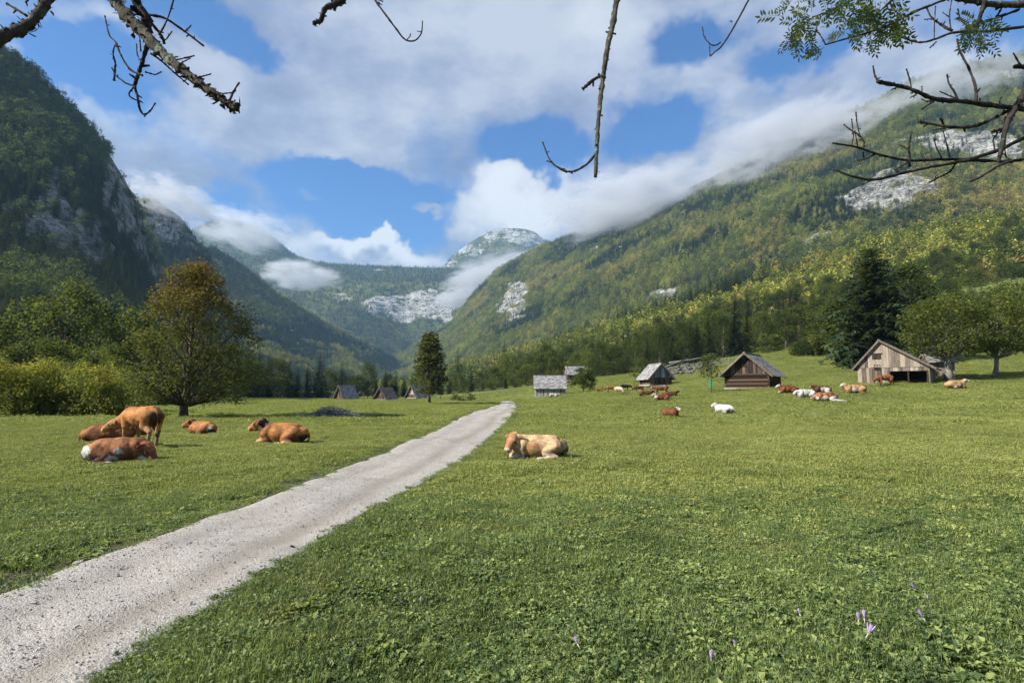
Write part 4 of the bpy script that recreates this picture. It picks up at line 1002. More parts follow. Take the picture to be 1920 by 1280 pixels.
cow(cow_lying(adult=True, head=(.1, -.4), lean=1), 1478, 737, 176, 'deep red cow with a white muzzle lying nearest the log hut', size=.8, base=(.14, .04, .014), face=WHITE, white=[(.55, 0, .12, .12)], seed=23)
cow(cow_lying(adult=True, neck=(0, -.15), head=(.1, -.6), lean=1), 1510, 745, 186, 'all white cow lying among the brown and white ones', size=.8, base=WHITE, muzzle=WHITE, seed=24)
cow(cow_lying(adult=True, head=(.2, -.3), lean=1), 1541, 736, 175, 'cow with a red head and white flank lying behind the white one', size=.72, base=BROWN, white=[(-.1, .3, .2, .28), (-.5, .3, .15, .22)], seed=25)
cow(cow_lying(adult=True, neck=(0, -.2), head=(.2, -.6), lean=1, stretch=1), 1548, 752, 174, 'red and white cow stretched out with one white hind leg sticking out', size=.8, base=(.22, .075, .025), white=[(.1, .3, .15, .24), (.6, .1, .25, .14), (-.4, .35, .1, .2), (-.8, .3, .05, .35)], dark=[(-.4, .1, .4, .18, BROWN)], seed=26)
cow(cow_lying(adult=True, head=(.2, -.4), lean=1), 1602, 737, 174, 'tan cow with a white face lying before the big barn', size=.86, base=TAN, face=WHITE, white=[(.1, .3, .2, .14)], dark=[(.5, .0, .35, .12, RED)], seed=27)
cow(cow_standing(adult=True, graze=.9, head=(0, -.9)), 1660, 724, 178, 'brown cow standing at the dark opening of the big barn', size=.85, Y=57, base=(.17, .065, .022), legs=DARK, white=[(-.7, 0, .8, .1)], seed=28)
cow(cow_lying(adult=True, head=(.0, -.1), lean=-1), 1793, 729, 4, 'tan and white cow lying under the walnut tree with its white head raised', size=.88, base=TAN, face=(.62, .61, .58), white=[(.0, -.3, .2, .12), (-.3, -.3, .2, .1)], seed=29)
# ------------------------------------------------------------------ wooden huts
def mat_wood(name, a, b, c, grain=(1, 1, 1), scale=4):
    s = NT(name); p = s.objc()
    n = s.noise(s.vmath('MULTIPLY', p, grain), scale, 6, .7, .4)
    f = s.math('ADD', s.math('MULTIPLY', n, .6), s.math('MULTIPLY', s.attr('tint'), .45))
    return s.bsdf(s.ramp(f, [(.3, a), (.52, b), (.75, c)]), .9, s.bump(n, .7, .02), spec=.15)
M_roofg = mat_wood('grey_shingles', (.07, .068, .066), (.18, .175, .17), (.33, .32, .31), scale=3)
M_roofl = mat_wood('silvery_shingles', (.13, .128, .132), (.22, .218, .222), (.31, .307, .31), scale=3)
M_roofb = mat_wood('brown_shingles', (.10, .08, .065), (.2, .165, .14), (.3, .26, .23), scale=3)
M_board = mat_wood('weathered_boards', (.055, .045, .037), (.2, .165, .135), (.38, .32, .26), (6, 6, .5), 2)
M_boardd = mat_wood('dark_boards', (.018, .014, .012), (.06, .045, .036), (.16, .11, .08), (6, 6, .5), 2)
M_log = mat_wood('brown_logs', (.014, .01, .008), (.045, .03, .022), (.13, .085, .06), (.6, 6, 6), 2)
M_beam = mat_wood('pale_beam', (.12, .11, .09), (.25, .23, .2), (.36, .34, .31), (.5, 5, 5), 2)
M_stone = mat_wood('limestone_wall', (.1, .098, .09), (.22, .215, .2), (.36, .35, .33), scale=9)
M_void = NT('dark_inside').bsdf((.012, .011, .010), 1.0)

def slope(mb, x0, x1, A, B, rows, sw, th, r, jitter=.02):
    """shingle courses from the eave A=(y,z) up to the ridge B=(y,z), between x0 and x1"""
    A = np.array(A, float); B = np.array(B, float); L = np.linalg.norm(B - A); u = (B - A) / L; ang = math.atan2(u[1], u[0]); nrm = np.array([-u[1], u[0]]); nrm = nrm if nrm[1] > 0 else -nrm
    for k in range(rows):
        c = A + u * L * (k + .55) / rows; x = x0
        while x < x1 - .02:
            w_ = min(sw * (.7 + .6 * r.random()), x1 - x); ln = L / rows * 1.45 * (1 + jitter * 4 * (r.random() - .5))
            M = rotx(ang + .05 * (1 if u[0] > 0 else -1) * -1)
            off = nrm * (th * (.9 + .5 * r.random())) + u * (r.random() - .5) * jitter
            mb.box((x + w_ / 2, c[0] + off[0], c[1] + off[1]), (w_ * .97, ln, th), M, r.random()); x += w_

def hut(px, py, Y, rz, w, l, hw, hr, label, roof_m, wall='boards', gable_m=None, wall_m=None, over=.5, gov=.6, rows=12, sw=.35, name='wooden_hut', open_front=None, found=True, seed=0, asym=0, window=False, hatch=False, sinkz=.0):
    """l along local x (the ridge), w across; the gable at -x faces the viewer when rz turns it so"""
    r = np.random.default_rng(seed); p = at(px, py, Y); z = float(gz(p[0], p[1])) - sinkz
    t = empty(name, (p[0], p[1], z), rz, label=label, cat='hut')
    gable_m = gable_m or M_board; wall_m = wall_m or M_boardd
    ry = asym                                        # ridge moved sideways
    m = MB()
    if wall == 'logs':
        n = int(hw / .19)
        for k in range(n):
            zz_ = .1 + k * .19
            for sx_ in (-1, 1): m.tube([(sx_ * l / 2, -w / 2 - .12, zz_), (sx_ * l / 2, w / 2 + .12, zz_)], .1, 7, t=r.random())
            for sy_ in (-1, 1): m.tube([(-l / 2 - .12, sy_ * w / 2, zz_ + .09), (l / 2 + .12, sy_ * w / 2, zz_ + .09)], .1, 7, t=r.random())
    else:
        for sx_ in (-1, 1):
            if sx_ == -1 and open_front == 'all': continue
            y = -w / 2
            while y < w / 2 - .01:
                b_ = min(.18 + .1 * r.random(), w / 2 - y); y0 = y; y += b_
                h0 = 0
                if sx_ == -1 and open_front and open_front[0] < (y0 + b_ / 2) / w + .5 < open_front[1]: h0 = open_front[2]
                m.box((sx_ * l / 2, y0 + b_ / 2, (hw + h0) / 2), (.035 + .02 * r.random(), b_ * .95, hw - h0), t=r.random())
        for sy_ in (-1, 1):
            x = -l / 2
            while x < l / 2 - .01:
                b_ = min(.18 + .1 * r.random(), l / 2 - x); m.box((x + b_ / 2, sy_ * w / 2, hw / 2), (b_ * .95, .035 + .02 * r.random(), hw), t=r.random()); x += b_
    wl = m.build('wall', wall_m, t)
    # inside, dark
    m = MB(); m.box((0.08, 0, hw / 2), (l - .3, w - .25, hw - .02)); 
    if open_front: pass
    # gables in upright boards
    for sx_ in (-1, 1):
        m = MB(); y = -w / 2 - .05
        while y < w / 2 + .05:
            b_ = .16 + .14 * r.random(); yc = y + b_ / 2
            hh = (1 - abs(yc - ry) / (w / 2 + .05 + (ry if yc < ry else -ry))) * (hr - hw)
            if hh > .04: m.box((sx_ * (l / 2 + .05 + .012 * r.random()), yc, hw - .12 + hh / 2 + .05), (.03, b_ * .95, hh + .12 + .1 * r.random()), t=r.random())
            y += b_
        m.build('gable', gable_m, t)
    e = over; el = hw - e * (hr - hw) / (w / 2)
    x0, x1 = -l / 2 - gov, l / 2 + gov
    for sg in (-1, 1):
        m = MB(); ey = sg * (w / 2 + e); ez = el + .06
        # deck
        a0 = np.array([ey, ez]); b0 = np.array([ry, hr + .06])
        u = b0 - a0; L = np.linalg.norm(u); ang = math.atan2(u[1], u[0]); c = (a0 + b0) / 2
        m.box((0, c[0], c[1]), (x1 - x0 - .06, L, .05), rotx(ang), .1)
        slope(m, x0, x1, a0, b0, rows, sw, .035, r)
        m.build('roof_slope', roof_m, t)
        for xx in (x0 + .02, x1 - .02):
            m = MB(); m.box((xx, c[0], c[1] - .02), (.05, L + .05, .18), rotx(ang), .1 + .3 * r.random())
            m.build('barge_board', M_board, t)
    m = MB(); m.box((0, ry, hr + .12), (x1 - x0, .22, .06), t=.6); m.build('ridge_cap', roof_m, t)
    if found:
        m = MB()
        for sy_ in (-1, 1): m.box((0, sy_ * (w / 2), -.0), (l + .3, .28, .24), t=.7)
        for sx_ in (-1, 1): m.box((sx_ * (l / 2), 0, .0), (.28, w - .3, .22), t=.5)
        m.build('foundation', M_stone if wall == 'stone' else M_beam, t)
    if open_front:
        o0, o1, oh = open_front
        for q in (o0, (o0 + o1) / 2, o1):
            m = MB(); m.box((-l / 2 + .02, (q - .5) * w, oh / 2), (.14, .14, oh + .06), t=.2); m.build('post', M_boardd, t)
        m = MB(); m.box((l / 2 - .6, 0, hw / 2), (.1, w - .3, hw), t=.0); m.build('back_partition', M_boardd, t)
    if window:
        m = MB(); wy, wz, ww, wh = window
        for k in (-1, 0, 1): m.box((-l / 2 - .07, wy + k * ww / 2, wz), (.05, .05, wh + .05), t=.3)
        for k in (-1, 0, 1): m.box((-l / 2 - .073, wy, wz + k * wh / 2), (.05, ww + .05, .05), t=.3)
        f_ = m.build('window', M_boardd, t)
        m = MB(); m.box((-l / 2 - .05, wy, wz), (.03, ww, wh)); m.build('pane', M_void, f_)
    if hatch:
        hy, hz_, hww, hh_ = hatch; m = MB(); n = 6
        for k in range(n): m.box((-l / 2 - .10, hy - hww / 2 + hww * (k + .5) / n, hz_), (.03, hww / n * .94, hh_), t=.1 + .25 * r.random())
        m.box((-l / 2 - .125, hy, hz_ + hh_ / 2 + .03), (.05, hww + .25, .07), t=.1); m.build('hatch', M_boardd if hatch else M_board, t)
    return t
# far three by the treeline (gable to the viewer's side, roof showing)
hut(649, 746, 150, R(52), 3.4, 3.9, .9, 3.5, 'small steep-roofed hut with a silvery roof, first of the far three', M_roofl, gable_m=M_boardd, over=.9, rows=9, sw=.4, seed=1)
hut(723, 747, 150, R(62), 3.1, 3.9, 1.0, 3.0, 'small hut with a brown shingle roof, middle one of the far three', M_roofb, gable_m=M_boardd, over=.8, rows=9, sw=.4, seed=2)
hut(783, 746, 152, R(50), 3.3, 3.9, 1.0, 3.2, 'small grey-roofed hut right beside the tall lone spruce', M_roofg, gable_m=M_board, over=.8, rows=9, sw=.4, seed=3)
hut(1031, 742, 104, R(-2), 3.6, 5.4, 1.75, 3.75, 'hut with a broad pale roof over a low stone base', M_roofl, wall='stone', wall_m=M_stone, gable_m=M_board, over=.35, gov=.3, rows=11, sw=.4, seed=4)
hut(1078, 712, 138, R(8), 3.4, 4.4, 1.7, 3.4, 'farthest hut, half hidden behind the round bush', M_roofl, over=.4, gov=.3, rows=9, sw=.4, seed=5)
hut(1229, 722, 88, R(100), 3.5, 3.8, 1.3, 3.2, 'grey hut with a bluish board gable standing behind the herd', M_roofl, gable_m=mat_wood('bluish_boards', (.05, .06, .075), (.15, .17, .2), (.36, .4, .46), (6, 6, .5), 2), over=.5, rows=10, sw=.35, seed=6)
hut(1412, 723, 60, R(52), 4.2, 4.4, 1.65, 3.55, 'dark log hut with a grey shingle roof and pale foundation beams', M_roofg, wall='logs', wall_m=M_log, gable_m=M_boardd, over=.55, gov=.75, rows=13, sw=.24, seed=7, hatch=(.1, 2.55, .8, .7))
hut(1682, 721, 60.5, R(49), 6.2, 5.4, 1.75, 4.35, 'big weathered barn with upright grey-brown boards and an open dark doorway', M_roofg, wall='boards', wall_m=M_board, gable_m=M_board, over=.5, gov=.4, rows=14, sw=.3, seed=8, asym=1.0, name='barn', open_front=(.03, .54, 1.2), found=False, window=(1.3, 1.62, .5, .5), hatch=(1.3, 2.75, .8, .55), sinkz=.15)
hut(1757, 712, 66, R(-5), 2.2, 2.6, 1.7, 2.5, 'little grey shed behind the big barn', M_roofl, gable_m=M_boardd, wall_m=M_board, over=.3, gov=.25, rows=7, sw=.3, seed=9, name='shed', found=False)
# ------------------------------------------------------------------ grass: patches of real blades and leaves
def mat_grass(name, a, b, c):
    s = NT(name); p = s.pos()
    f = s.math('ADD', s.math('MULTIPLY', s.attr('tint'), .55), s.math('MULTIPLY', s.noise(p, 1.1, 4, .6), .28))
    f = s.math('ADD', f, s.math('MULTIPLY', s.noise(p, .16, 4, .6), .34))
    col = s.ramp(f, [(.30, a), (.53, b), (.82, c)])
    dry = s.noise(s.vmath('ADD', p, (7, 3, 0)), .6, 4, .65)
    col = s.mix(s.mr(dry, .56, .74, 0, .5), col, (.23, .2, .07))
    return s.bsdf(col, .6, transl=s.mix(.5, col, (.4, .5, .05)), tf=.35, spec=.3)
G_near = mat_grass('lush_grass', (.010, .028, .012), (.088, .14, .044), (.32, .38, .12))
G_far = mat_grass('meadow_grass', (.036, .062, .018), (.207, .240, .062), (.48, .485, .155))
def patch(seed, rad, nb, nl, hgt, wid, leafs, mat, segs=2, dry=.06):
    r = np.random.default_rng(seed); V = []; F = []; T = []; k = 0
    def disc(n): a = r.random(n) * 6.283; q = np.sqrt(r.random(n)) * rad; return np.c_[np.cos(a) * q, np.sin(a) * q]
    for (x, y) in disc(nb):
        h = hgt * (.45 + .9 * r.random()); az = r.random() * 6.283; ln = h * (.15 + .75 * r.random()); d = np.array([math.cos(az), math.sin(az)]); s_ = np.array([-d[1], d[0]]) * wid * (.6 + .7 * r.random()) / 2
        t = .98 if r.random() < dry else r.random() * .8
        for j in range(segs + 1):
            u = j / segs; c = np.array([x, y]) + d * ln * u ** 1.7; z = h * (1 - (1 - u) ** 1.5) * (1 - .25 * u * u); ww = (1 - u) ** .7
            if j < segs: V += [(c[0] - s_[0] * ww, c[1] - s_[1] * ww, z - (.01 if j == 0 else 0)), (c[0] + s_[0] * ww, c[1] + s_[1] * ww, z - (.01 if j == 0 else 0))]
            else: V.append((c[0], c[1], z))
        for j in range(segs - 1): F.append([k + 2 * j, k + 2 * j + 1, k + 2 * j + 3, k + 2 * j + 2]); T.append(t)
        F.append([k + 2 * segs - 2, k + 2 * segs - 1, k + 2 * segs]); T.append(t); k += 2 * segs + 1
    for (x, y) in disc(nl):
        n = r.integers(3, 6); t0 = r.random() * .7; L0 = leafs * (.35 + .9 * r.random() ** 1.6); z0 = .01 + hgt * .45 * r.random()
        for q in range(n):
            az = 6.283 * (q + r.random() * .5) / n; d = np.array([math.cos(az), math.sin(az), .1 + .6 * r.random()]); sd_ = np.array([-d[1], d[0], 0]) * L0 * (.22 + .2 * r.random()); L = L0 * (.7 + .5 * r.random())
            b = np.array([x, y, z0]); m = b + d * L * .55 + (0, 0, .012); e = b + d * L * .97 - (0, 0, L * .2 * r.random())
            V += [b, m - sd_, e, m + sd_]; F.append([k, k + 1, k + 2, k + 3]); T.append(np.clip(t0 + .25 * r.random(), 0, 1)); k += 4
    return mesh_obj('grass_patch_%02d' % seed, V, F, mat, tint=T, link=False)
proto_col('grass_near', [patch(10 + i, .17, [260, 150, 220, 110, 330, 180][i], [24, 50, 30, 70, 12, 40][i], [.06, .05, .085, .045, .05, .065][i], .0038, [.024, .034, .027, .044, .022, .03][i], G_near, 3) for i in range(6)])
proto_col('grass_mid', [patch(30 + i, .26, [300, 200, 260, 170][i], [14, 50, 24, 60][i], [.048, .04, .065, .04][i], .007, .026, G_far, 2) for i in range(4)])
proto_col('grass_far', [patch(50 + i, .8, 260, 50, [.07, .05, .10][i], .022, .06, G_far, 1) for i in range(3)])
def field(n, y0, y1, power=1.0, wide=1.12):
    """points over the wedge the camera sees, between two distances"""
    u = rng.random(n); Y = (y0 ** 2 + u * (y1 ** 2 - y0 ** 2)) ** .5
    X = (rng.random(n) * 2 - 1) * (Y * .92 * wide + (4.5 if y1 < 40 else 1.2))
    return X, Y
def grass_layer(n, y0, y1, colname, nproto, s0, s1, label, blend=(0, 0), keepf=None, margin=.0):
    X, Y = field(n, y0, y1)
    k = rng.random(n) < (sstep(y0, y0 + blend[0] + 1e-6, Y) if blend[0] else 1) * (1 - (sstep(y1 - blend[1], y1, Y) if blend[1] else 0))
    t = track_in(X, Y); k &= t < margin
    k &= ~((t > -.5) & (_edge_d(X, Y, LE) > 0) & (rng.random(n) < .8)); X, Y, t = X[k], Y[k], t[k]; m = len(X)
    p = np.stack([X, Y, gz(X, Y)], -1)
    edge = sstep(-.35, 0, t)
    s = (s0 + (s1 - s0) * rng.random(m)) * (1 - .45 * edge)
    cl = fbm(np.stack([X * .9, Y * .9, 0 * X], -1), 3, 88)
    sz = s * (.55 + 1.0 * cl)
    idx = np.clip((fbm(np.stack([X * .6, Y * .6, 0 * X + 4], -1), 3, 99) * 1.5 - .25 + (rng.random(m) - .5) * .7) * nproto, 0, nproto - 1).astype(int)
    rot = np.stack([rng.normal(0, .08, m), rng.normal(0, .08, m), rng.random(m) * 6.28], 1)
    return scatter('grass', p - (0, 0, .006), idx, rot, np.stack([s, s, sz], -1), colname, label, 'grass')
grass_layer(14500, .9, 9.5, 'grass_near', 6, .8, 1.25, 'lush dark green grass and clover close to the viewer', (0, 3.0))
grass_layer(38000, 5.0, 30, 'grass_mid', 4, .8, 1.3, 'short pale green grass of the middle meadow', (3.5, 6))
grass_layer(42000, 22, 150, 'grass_far', 3, .7, 1.3, 'far short grass of the sloping pasture', (8, 0))
# broad-leaved weeds and taller tufts standing out of the turf
def weed(seed, nl, L, wd, up, tuft=0):
    r = np.random.default_rng(seed); V = []; F = []; T = []; k = 0
    for j in range(nl):
        a = r.random() * 6.283; d = np.array([math.cos(a), math.sin(a), 0]); sd_ = np.array([-d[1], d[0], 0]); l = L * (.5 + .7 * r.random()); u_ = up * (.4 + r.random()); t = r.random() * .5 + .35
        o_ = r.normal(size=3) * (.012, .012, 0)
        pr = [(0, .12), (.3, .7), (.6, 1.0), (.85, .7), (1, .05)]
        for q, (u, w__) in enumerate(pr):
            c = o_ + d * l * u + np.array([0, 0, l * (u_ * u - (u_ * .75 + .15) * u * u) + .008]); ww = l * wd * w__
            V += [c - sd_ * ww + (0, 0, ww * .35), c, c + sd_ * ww + (0, 0, ww * .35)]
            if q: F += [[k + 3 * q - 3, k + 3 * q - 2, k + 3 * q + 1, k + 3 * q], [k + 3 * q - 2, k + 3 * q - 1, k + 3 * q + 2, k + 3 * q + 1]]; T += [t, min(1, t + .1)]
        k += 15
    for j in range(tuft):
        a = r.random() * 6.283; d = np.array([math.cos(a), math.sin(a), 0]); sd_ = np.array([-d[1], d[0], 0]) * .0022; l = L * (.7 + .7 * r.random()); t = r.random(); b = d * r.random() * .02
        V += [b - sd_, b + sd_, b + d * l * .35 + (0, 0, l * .75) + sd_ * .7, b + d * l * .35 + (0, 0, l * .75) - sd_ * .7, b + d * l * .8 + (0, 0, l * .85)]; F += [[k, k + 1, k + 2, k + 3], [k + 3, k + 2, k + 4]]; T += [t, t]; k += 5
    return mesh_obj('grass_weed_%02d' % seed, V, F, G_near, tint=T, link=False)
proto_col('grass_weeds', [weed(1, 9, .085, .16, .5), weed(2, 14, .055, .34, .7), weed(3, 9, .075, .10, .8, 8), weed(4, 12, .045, .3, .9, 20), weed(5, 22, .035, .42, 1.1), weed(6, 7, .075, .24, .4, 12)])
X_, Y_ = field(12000, 1.0, 15); k_ = (track_in(X_, Y_) < -.05) & (rng.random(12000) < .35 + .65 * (fbm(np.stack([X_, Y_, 0 * X_], -1) * 1.3, 3, 123) > .5)); X_, Y_ = X_[k_], Y_[k_]; m_ = len(X_)
scatter('grass', np.stack([X_, Y_, gz(X_, Y_)], -1), rng.integers(0, 6, m_), np.stack([rng.normal(0, .1, m_), rng.normal(0, .1, m_), rng.random(m_) * 6.28], 1), (.6 + .75 * rng.random(m_)) * np.clip(1.25 - Y_ * .04, .7, 1.2), 'grass_weeds', 'broad-leaved weeds and coarse tufts in the near turf', 'grass')
# fringe of leaves along both edges of the track
def fringe():
    P = []
    for E_, sg in ((RE, 1), (LE, -1)):
        d = resample(E_, 900)[:-60]; n = len(d)
        T_ = np.gradient(d, axis=0); T_ /= np.linalg.norm(T_, axis=1)[:, None]; N_ = np.stack([T_[:, 1], -T_[:, 0]], -1) * sg
        for k in range(7 if sg == 1 else 2):
            q = d + N_ * (rng.random((n, 1)) ** 1.3 * .55 - .10) + T_ * rng.normal(0, .05, (n, 1)); P.append(q)
    P = np.concatenate(P); P = P[(P[:, 1] > .9) & (P[:, 1] < 40)]; t = track_in(P[:, 0], P[:, 1]); P = P[(t < .09) & (rng.random(len(P)) < .75)]
    m = len(P); s = .35 + .5 * rng.random(m)
    scatter('grass', np.c_[P, gz(P[:, 0], P[:, 1])] - (0, 0, .008), rng.integers(0, 6, m), np.stack([rng.normal(0, .1, m), rng.normal(0, .1, m), rng.random(m) * 6.28], 1), s, 'grass_near', 'ragged grass verge growing over the edges of the track', 'grass')
fringe()
# loose stones of the track
M_peb = (lambda s: s.bsdf(s.ramp(s.n('ShaderNodeObjectInfo').outputs['Random'], [(.0, (.14, .13, .125)), (.45, (.28, .27, .255)), (.9, (.42, .41, .39))]), .9, s.bump(s.noise(s.objc(), 3, 3), .5, .02)))(NT('pebble'))
def stone(seed, flat=.6, sub=10, name='pebble', link=False, mat=None):
    r = np.random.default_rng(seed); c = r.normal(size=(3, 3)) * .22
    V, F = surf([(c[i], c[i] + r.normal(size=3) * .2, .55 * (.7 + .4 * r.random()), .45, .12) for i in range(3)], .18, smooth_it=0)
    V = V * np.array([1, .8, flat]) + (fbm(V * 1.9 + seed, 3, seed)[:, None] - .5) * .35
    return V, F
pl = []
for i in range(4):
    V, F = stone(i + 1); pl.append(mesh_obj('pebble_%d' % i, V, F, M_peb, link=False))
proto_col('pebbles', pl)
def pebbles(n):
    i = (rng.random(n) ** 2.2 * (n1 - 150)).astype(int); v = rng.random(n) * 1.06 - .03
    a = PA_[i] + (PA_[i + 1] - PA_[i]) * rng.random((n, 1)); b = PB_[i] + (PB_[i + 1] - PB_[i]) * rng.random((n, 1)); q = a * (1 - v[:, None]) + b * v[:, None]
    ed = np.minimum(v, 1 - v) < .09; q = q[(q[:, 1] > .8)]; n = len(q)
    s = .004 + .009 * rng.random(n) ** 3 ; s[rng.random(n) < .01] *= 2.0
    z = gz(q[:, 0], q[:, 1]) + .03
    scatter('gravel', np.c_[q, z], rng.integers(0, 4, n), np.stack([rng.random(n) * .6, rng.random(n) * .6, rng.random(n) * 6.28], 1), s, 'pebbles', 'loose pale stones on the farm track', 'gravel')
pebbles(19000)
# a few stones one by one
M_rock = (lambda s: s.bsdf(s.ramp(s.noise(s.objc(), 3, 6, .7), [(.3, (.12, .115, .11)), (.55, (.3, .29, .275)), (.75, (.44, .43, .41))]), .95, s.bump(s.noise(s.objc(), 6, 6, .7), .8, .05)))(NT('pale_limestone'))
for k, (px, py, r_, lab) in enumerate([(32, 1016, .085, 'flat white stone lying in the grass verge, the farther of two'), (146, 1056, .07, 'whitish stone where the track meets the verge, the nearer of two'), (773, 943, .045, 'small white stone in the grass close to the track edge'),
                                       (548, 1031, .03, 'small dark stone lying alone on the gravel')]):
    V, F = stone(20 + k, .4); q = ground_hit(px, py)
    o = mesh_obj('stone', V * r_, F, M_rock if k < 3 else M_void, smooth=True); o.location = (q[0], q[1], q[2] + .01 + (.03 if k == 3 else 0)); o.rotation_euler = (0, 0, k); tag(o, lab, 'stone', 'white stones beside the track' if k < 3 else None)
# autumn crocuses
s_ = NT('lilac_petal'); M_pet = s_.bsdf((.50, .38, .66), .5, transl=(.6, .45, .75), tf=.4)
s_ = NT('pale_stem'); M_stem = s_.bsdf((.62, .6, .5), .6, transl=(.6, .6, .45), tf=.3)
def crocus(px, py, h, az, lean, label, open_=.15):
    q = ground_hit(px, py, y0=1.0); t = empty('crocus', q - (0, 0, .01), az, label, 'flower', 'lilac crocuses in the near grass')
    d = np.array([math.sin(lean), 0, math.cos(lean)]); L = h * .62
    m = MB(); u = np.linspace(0, 1, 5)[:, None]; pts = d * L * u; pts[:, 0] -= (u[:, 0] * (1 - u[:, 0])) * .02; m.tube(pts, [.0028, .0026, .0026, .0028, .0034], 6); m.build('stem', M_stem, t, smooth=True)
    b = d * L; sx_ = np.array([d[2], 0, -d[0]]); sy_ = np.array([0, 1, 0])
    for k in range(6):
        a = k * math.pi / 3; o_ = sx_ * math.cos(a) + sy_ * math.sin(a); s2 = np.cross(d, o_); V = []; F = []
        for j, (uu, ww) in enumerate([(0, .15), (.3, .8), (.6, 1), (.85, .7), (1, .08)]):
            r_ = h * (.02 + open_ * uu ** 1.2 + .028 * math.sin(uu * 3.1)); c = b + d * h * .4 * uu + o_ * r_ * .8
            w2 = h * .036 * ww
            V += [c - s2 * w2 - o_ * w2 * .25, c + o_ * w2 * .1, c + s2 * w2 - o_ * w2 * .25]
            if j: F += [[3 * j - 3, 3 * j - 2, 3 * j + 1, 3 * j], [3 * j - 2, 3 * j - 1, 3 * j + 2, 3 * j + 1]]
        mesh_obj('petal', V, F, M_pet, t, smooth=True)
crocus(1613, 1182, .125, .3, -.12, 'closed lilac crocus, left one of the upright pair', .06); crocus(1622, 1182, .135, 1.2, .05, 'closed lilac crocus, taller one of the upright pair', .06)
crocus(1618, 1212, .15, .1, .42, 'lilac crocus opening its petals below the upright pair', .22); crocus(1745, 1180, .15, 3.2, .5, 'pale crocus bud on a long stem leaning away from the pair', .04)
crocus(1727, 1118, .13, 3.3, .6, 'white crocus bud leaning, farthest of the clump', .05); crocus(1334, 1262, .13, 1, .05, 'lilac crocus standing alone near the bottom edge', .07)
crocus(1320, 1170, .10, 2, .9, 'flattened lilac crocus half sunk in the clover', .2); crocus(1504, 1165, .09, 2, .3, 'small lilac crocus bud between dark leaves', .08)
crocus(1092, 1226, .11, 2.5, .5, 'violet crocus bud near the bottom edge, alone', .1); crocus(787, 1140, .09, .5, .1, 'tiny pale lilac crocus in the dark grass near the track', .06); crocus(1392, 1226, .10, 3, .5, 'pale closed crocus beside the lone lilac one', .04)
crocus(1738, 1135, .08, .5, .2, 'small white crocus bud just above the leaning buds', .05)
M_yel = NT('yellow_petal').bsdf((.8, .55, .02), .5, transl=(.8, .5, .02), tf=.3)
for k, (px, py) in enumerate([(1612, 924), (1672, 900), (1300, 950)]):
    q = ground_hit(px, py); t = empty('buttercup', q, 0, ['orange yellow flower head in the grass', 'pale yellow flower in the grass, farthest of three', 'small yellow flower halfway to the white cow'][k], 'flower', 'yellow flowers in the meadow')
    m = MB(); m.tube([(0, 0, 0), (.005, 0, .05), (0, .005, .1)], .002, 5); m.build('stem', M_stem, t)
    V = []; F = []
    for j in range(9):
        a = j * .698; V += [(0, 0, .1), (math.cos(a - .3) * .02, math.sin(a - .3) * .02, .108), (math.cos(a) * .03, math.sin(a) * .03, .106), (math.cos(a + .3) * .02, math.sin(a + .3) * .02, .108)]; F.append([4 * j, 4 * j + 1, 4 * j + 2, 4 * j + 3])
    mesh_obj('flower_head', V, F, M_yel, t)
# ------------------------------------------------------------------ trees and bushes one can tell apart
def feature(px, fy, ty, Y, spec, kind, mat, label, name='tree', cat='tree', bark=None, h=None, group=None, crown='crown', trunk='trunk'):
    p = at(px, fy, Y); z = float(gz(p[0], p[1])) - .05; z = min(z, p[2] + .3)
    h = h or (at(px, ty, Y)[2] - z)
    mb, V, F, T = spec(h)
    t = empty(name, (p[0], p[1], z), 0, label, cat, group)
    mb.build(trunk, bark or M_bark, t, smooth=True); mesh_obj(crown, V, F, mat, t, tint=T); return t
PXM = lambda px, Y: px / FPX * Y
# the big autumn tree
feature(345, 786, 492, 31.5, lambda h: broadleaf(501, h, PXM(118, 31.5), h * .12, 250, 80, .16, 'pear', trunk=.2, clump=.6, lo=.12, seg=8, lean=(.35, 0)), 'b', L_autumn,
        'big rust-topped autumn tree standing alone on the pasture behind the calves', name='broadleaf_tree')
feature(805, 757, 622, 72, lambda h: broadleaf(502, h, PXM(27, 72), h * .15, 95, 60, .34, 'pear', trunk=.17, clump=.75, lo=.1, seg=6), 'b', L_dark2,
        'tall slender dark tree standing alone in front of the far huts', name='broadleaf_tree')
feature(1779, 710, 562, 59.5, lambda h: broadleaf(503, h, PXM(72, 59), h * .34, 125, 80, .28, 'round', trunk=.42, clump=.95, lo=.3, seg=8, lean=(-.2, 0)), 'b', L_walnut,
        'spreading walnut tree with a stout grey trunk beside the barn', name='broadleaf_tree', bark=M_barkp)
feature(1865, 706, 556, 61, lambda h: broadleaf(504, h, PXM(66, 61), h * .3, 115, 80, .28, 'round', trunk=.24, clump=.95, lo=.3, seg=8, lean=(.9, 0)), 'b', L_walnut,
        'yellowing walnut tree farther from the barn than the stout one', name='broadleaf_tree', bark=M_barkp)
feature(1645, 690, 462, 84, lambda h: spruce(505, h, PXM(92, 84), .02, .40, 12, 9, trunk=.4, leafw=.3, sparse=.12, pw=.55), 's', L_needle, 'huge dark spruce with sweeping branches right behind the barn', name='spruce_tree')
feature(1712, 690, 500, 92, lambda h: broadleaf(506, h, PXM(62, 92), h * .1, 110, 60, .6, 'round', trunk=.3, clump=1.5, lo=.3), 's', L_dark, 'dark broad tree behind the barn roof and the huge spruce', name='broadleaf_tree')
feature(1585, 684, 560, 96, lambda h: broadleaf(516, h, PXM(52, 96), h * .08, 100, 60, .5, 'round', trunk=.3, clump=1.3, lo=.3), 's', L_mid, 'olive tree with russet tips between the log hut and the huge spruce', name='broadleaf_tree')
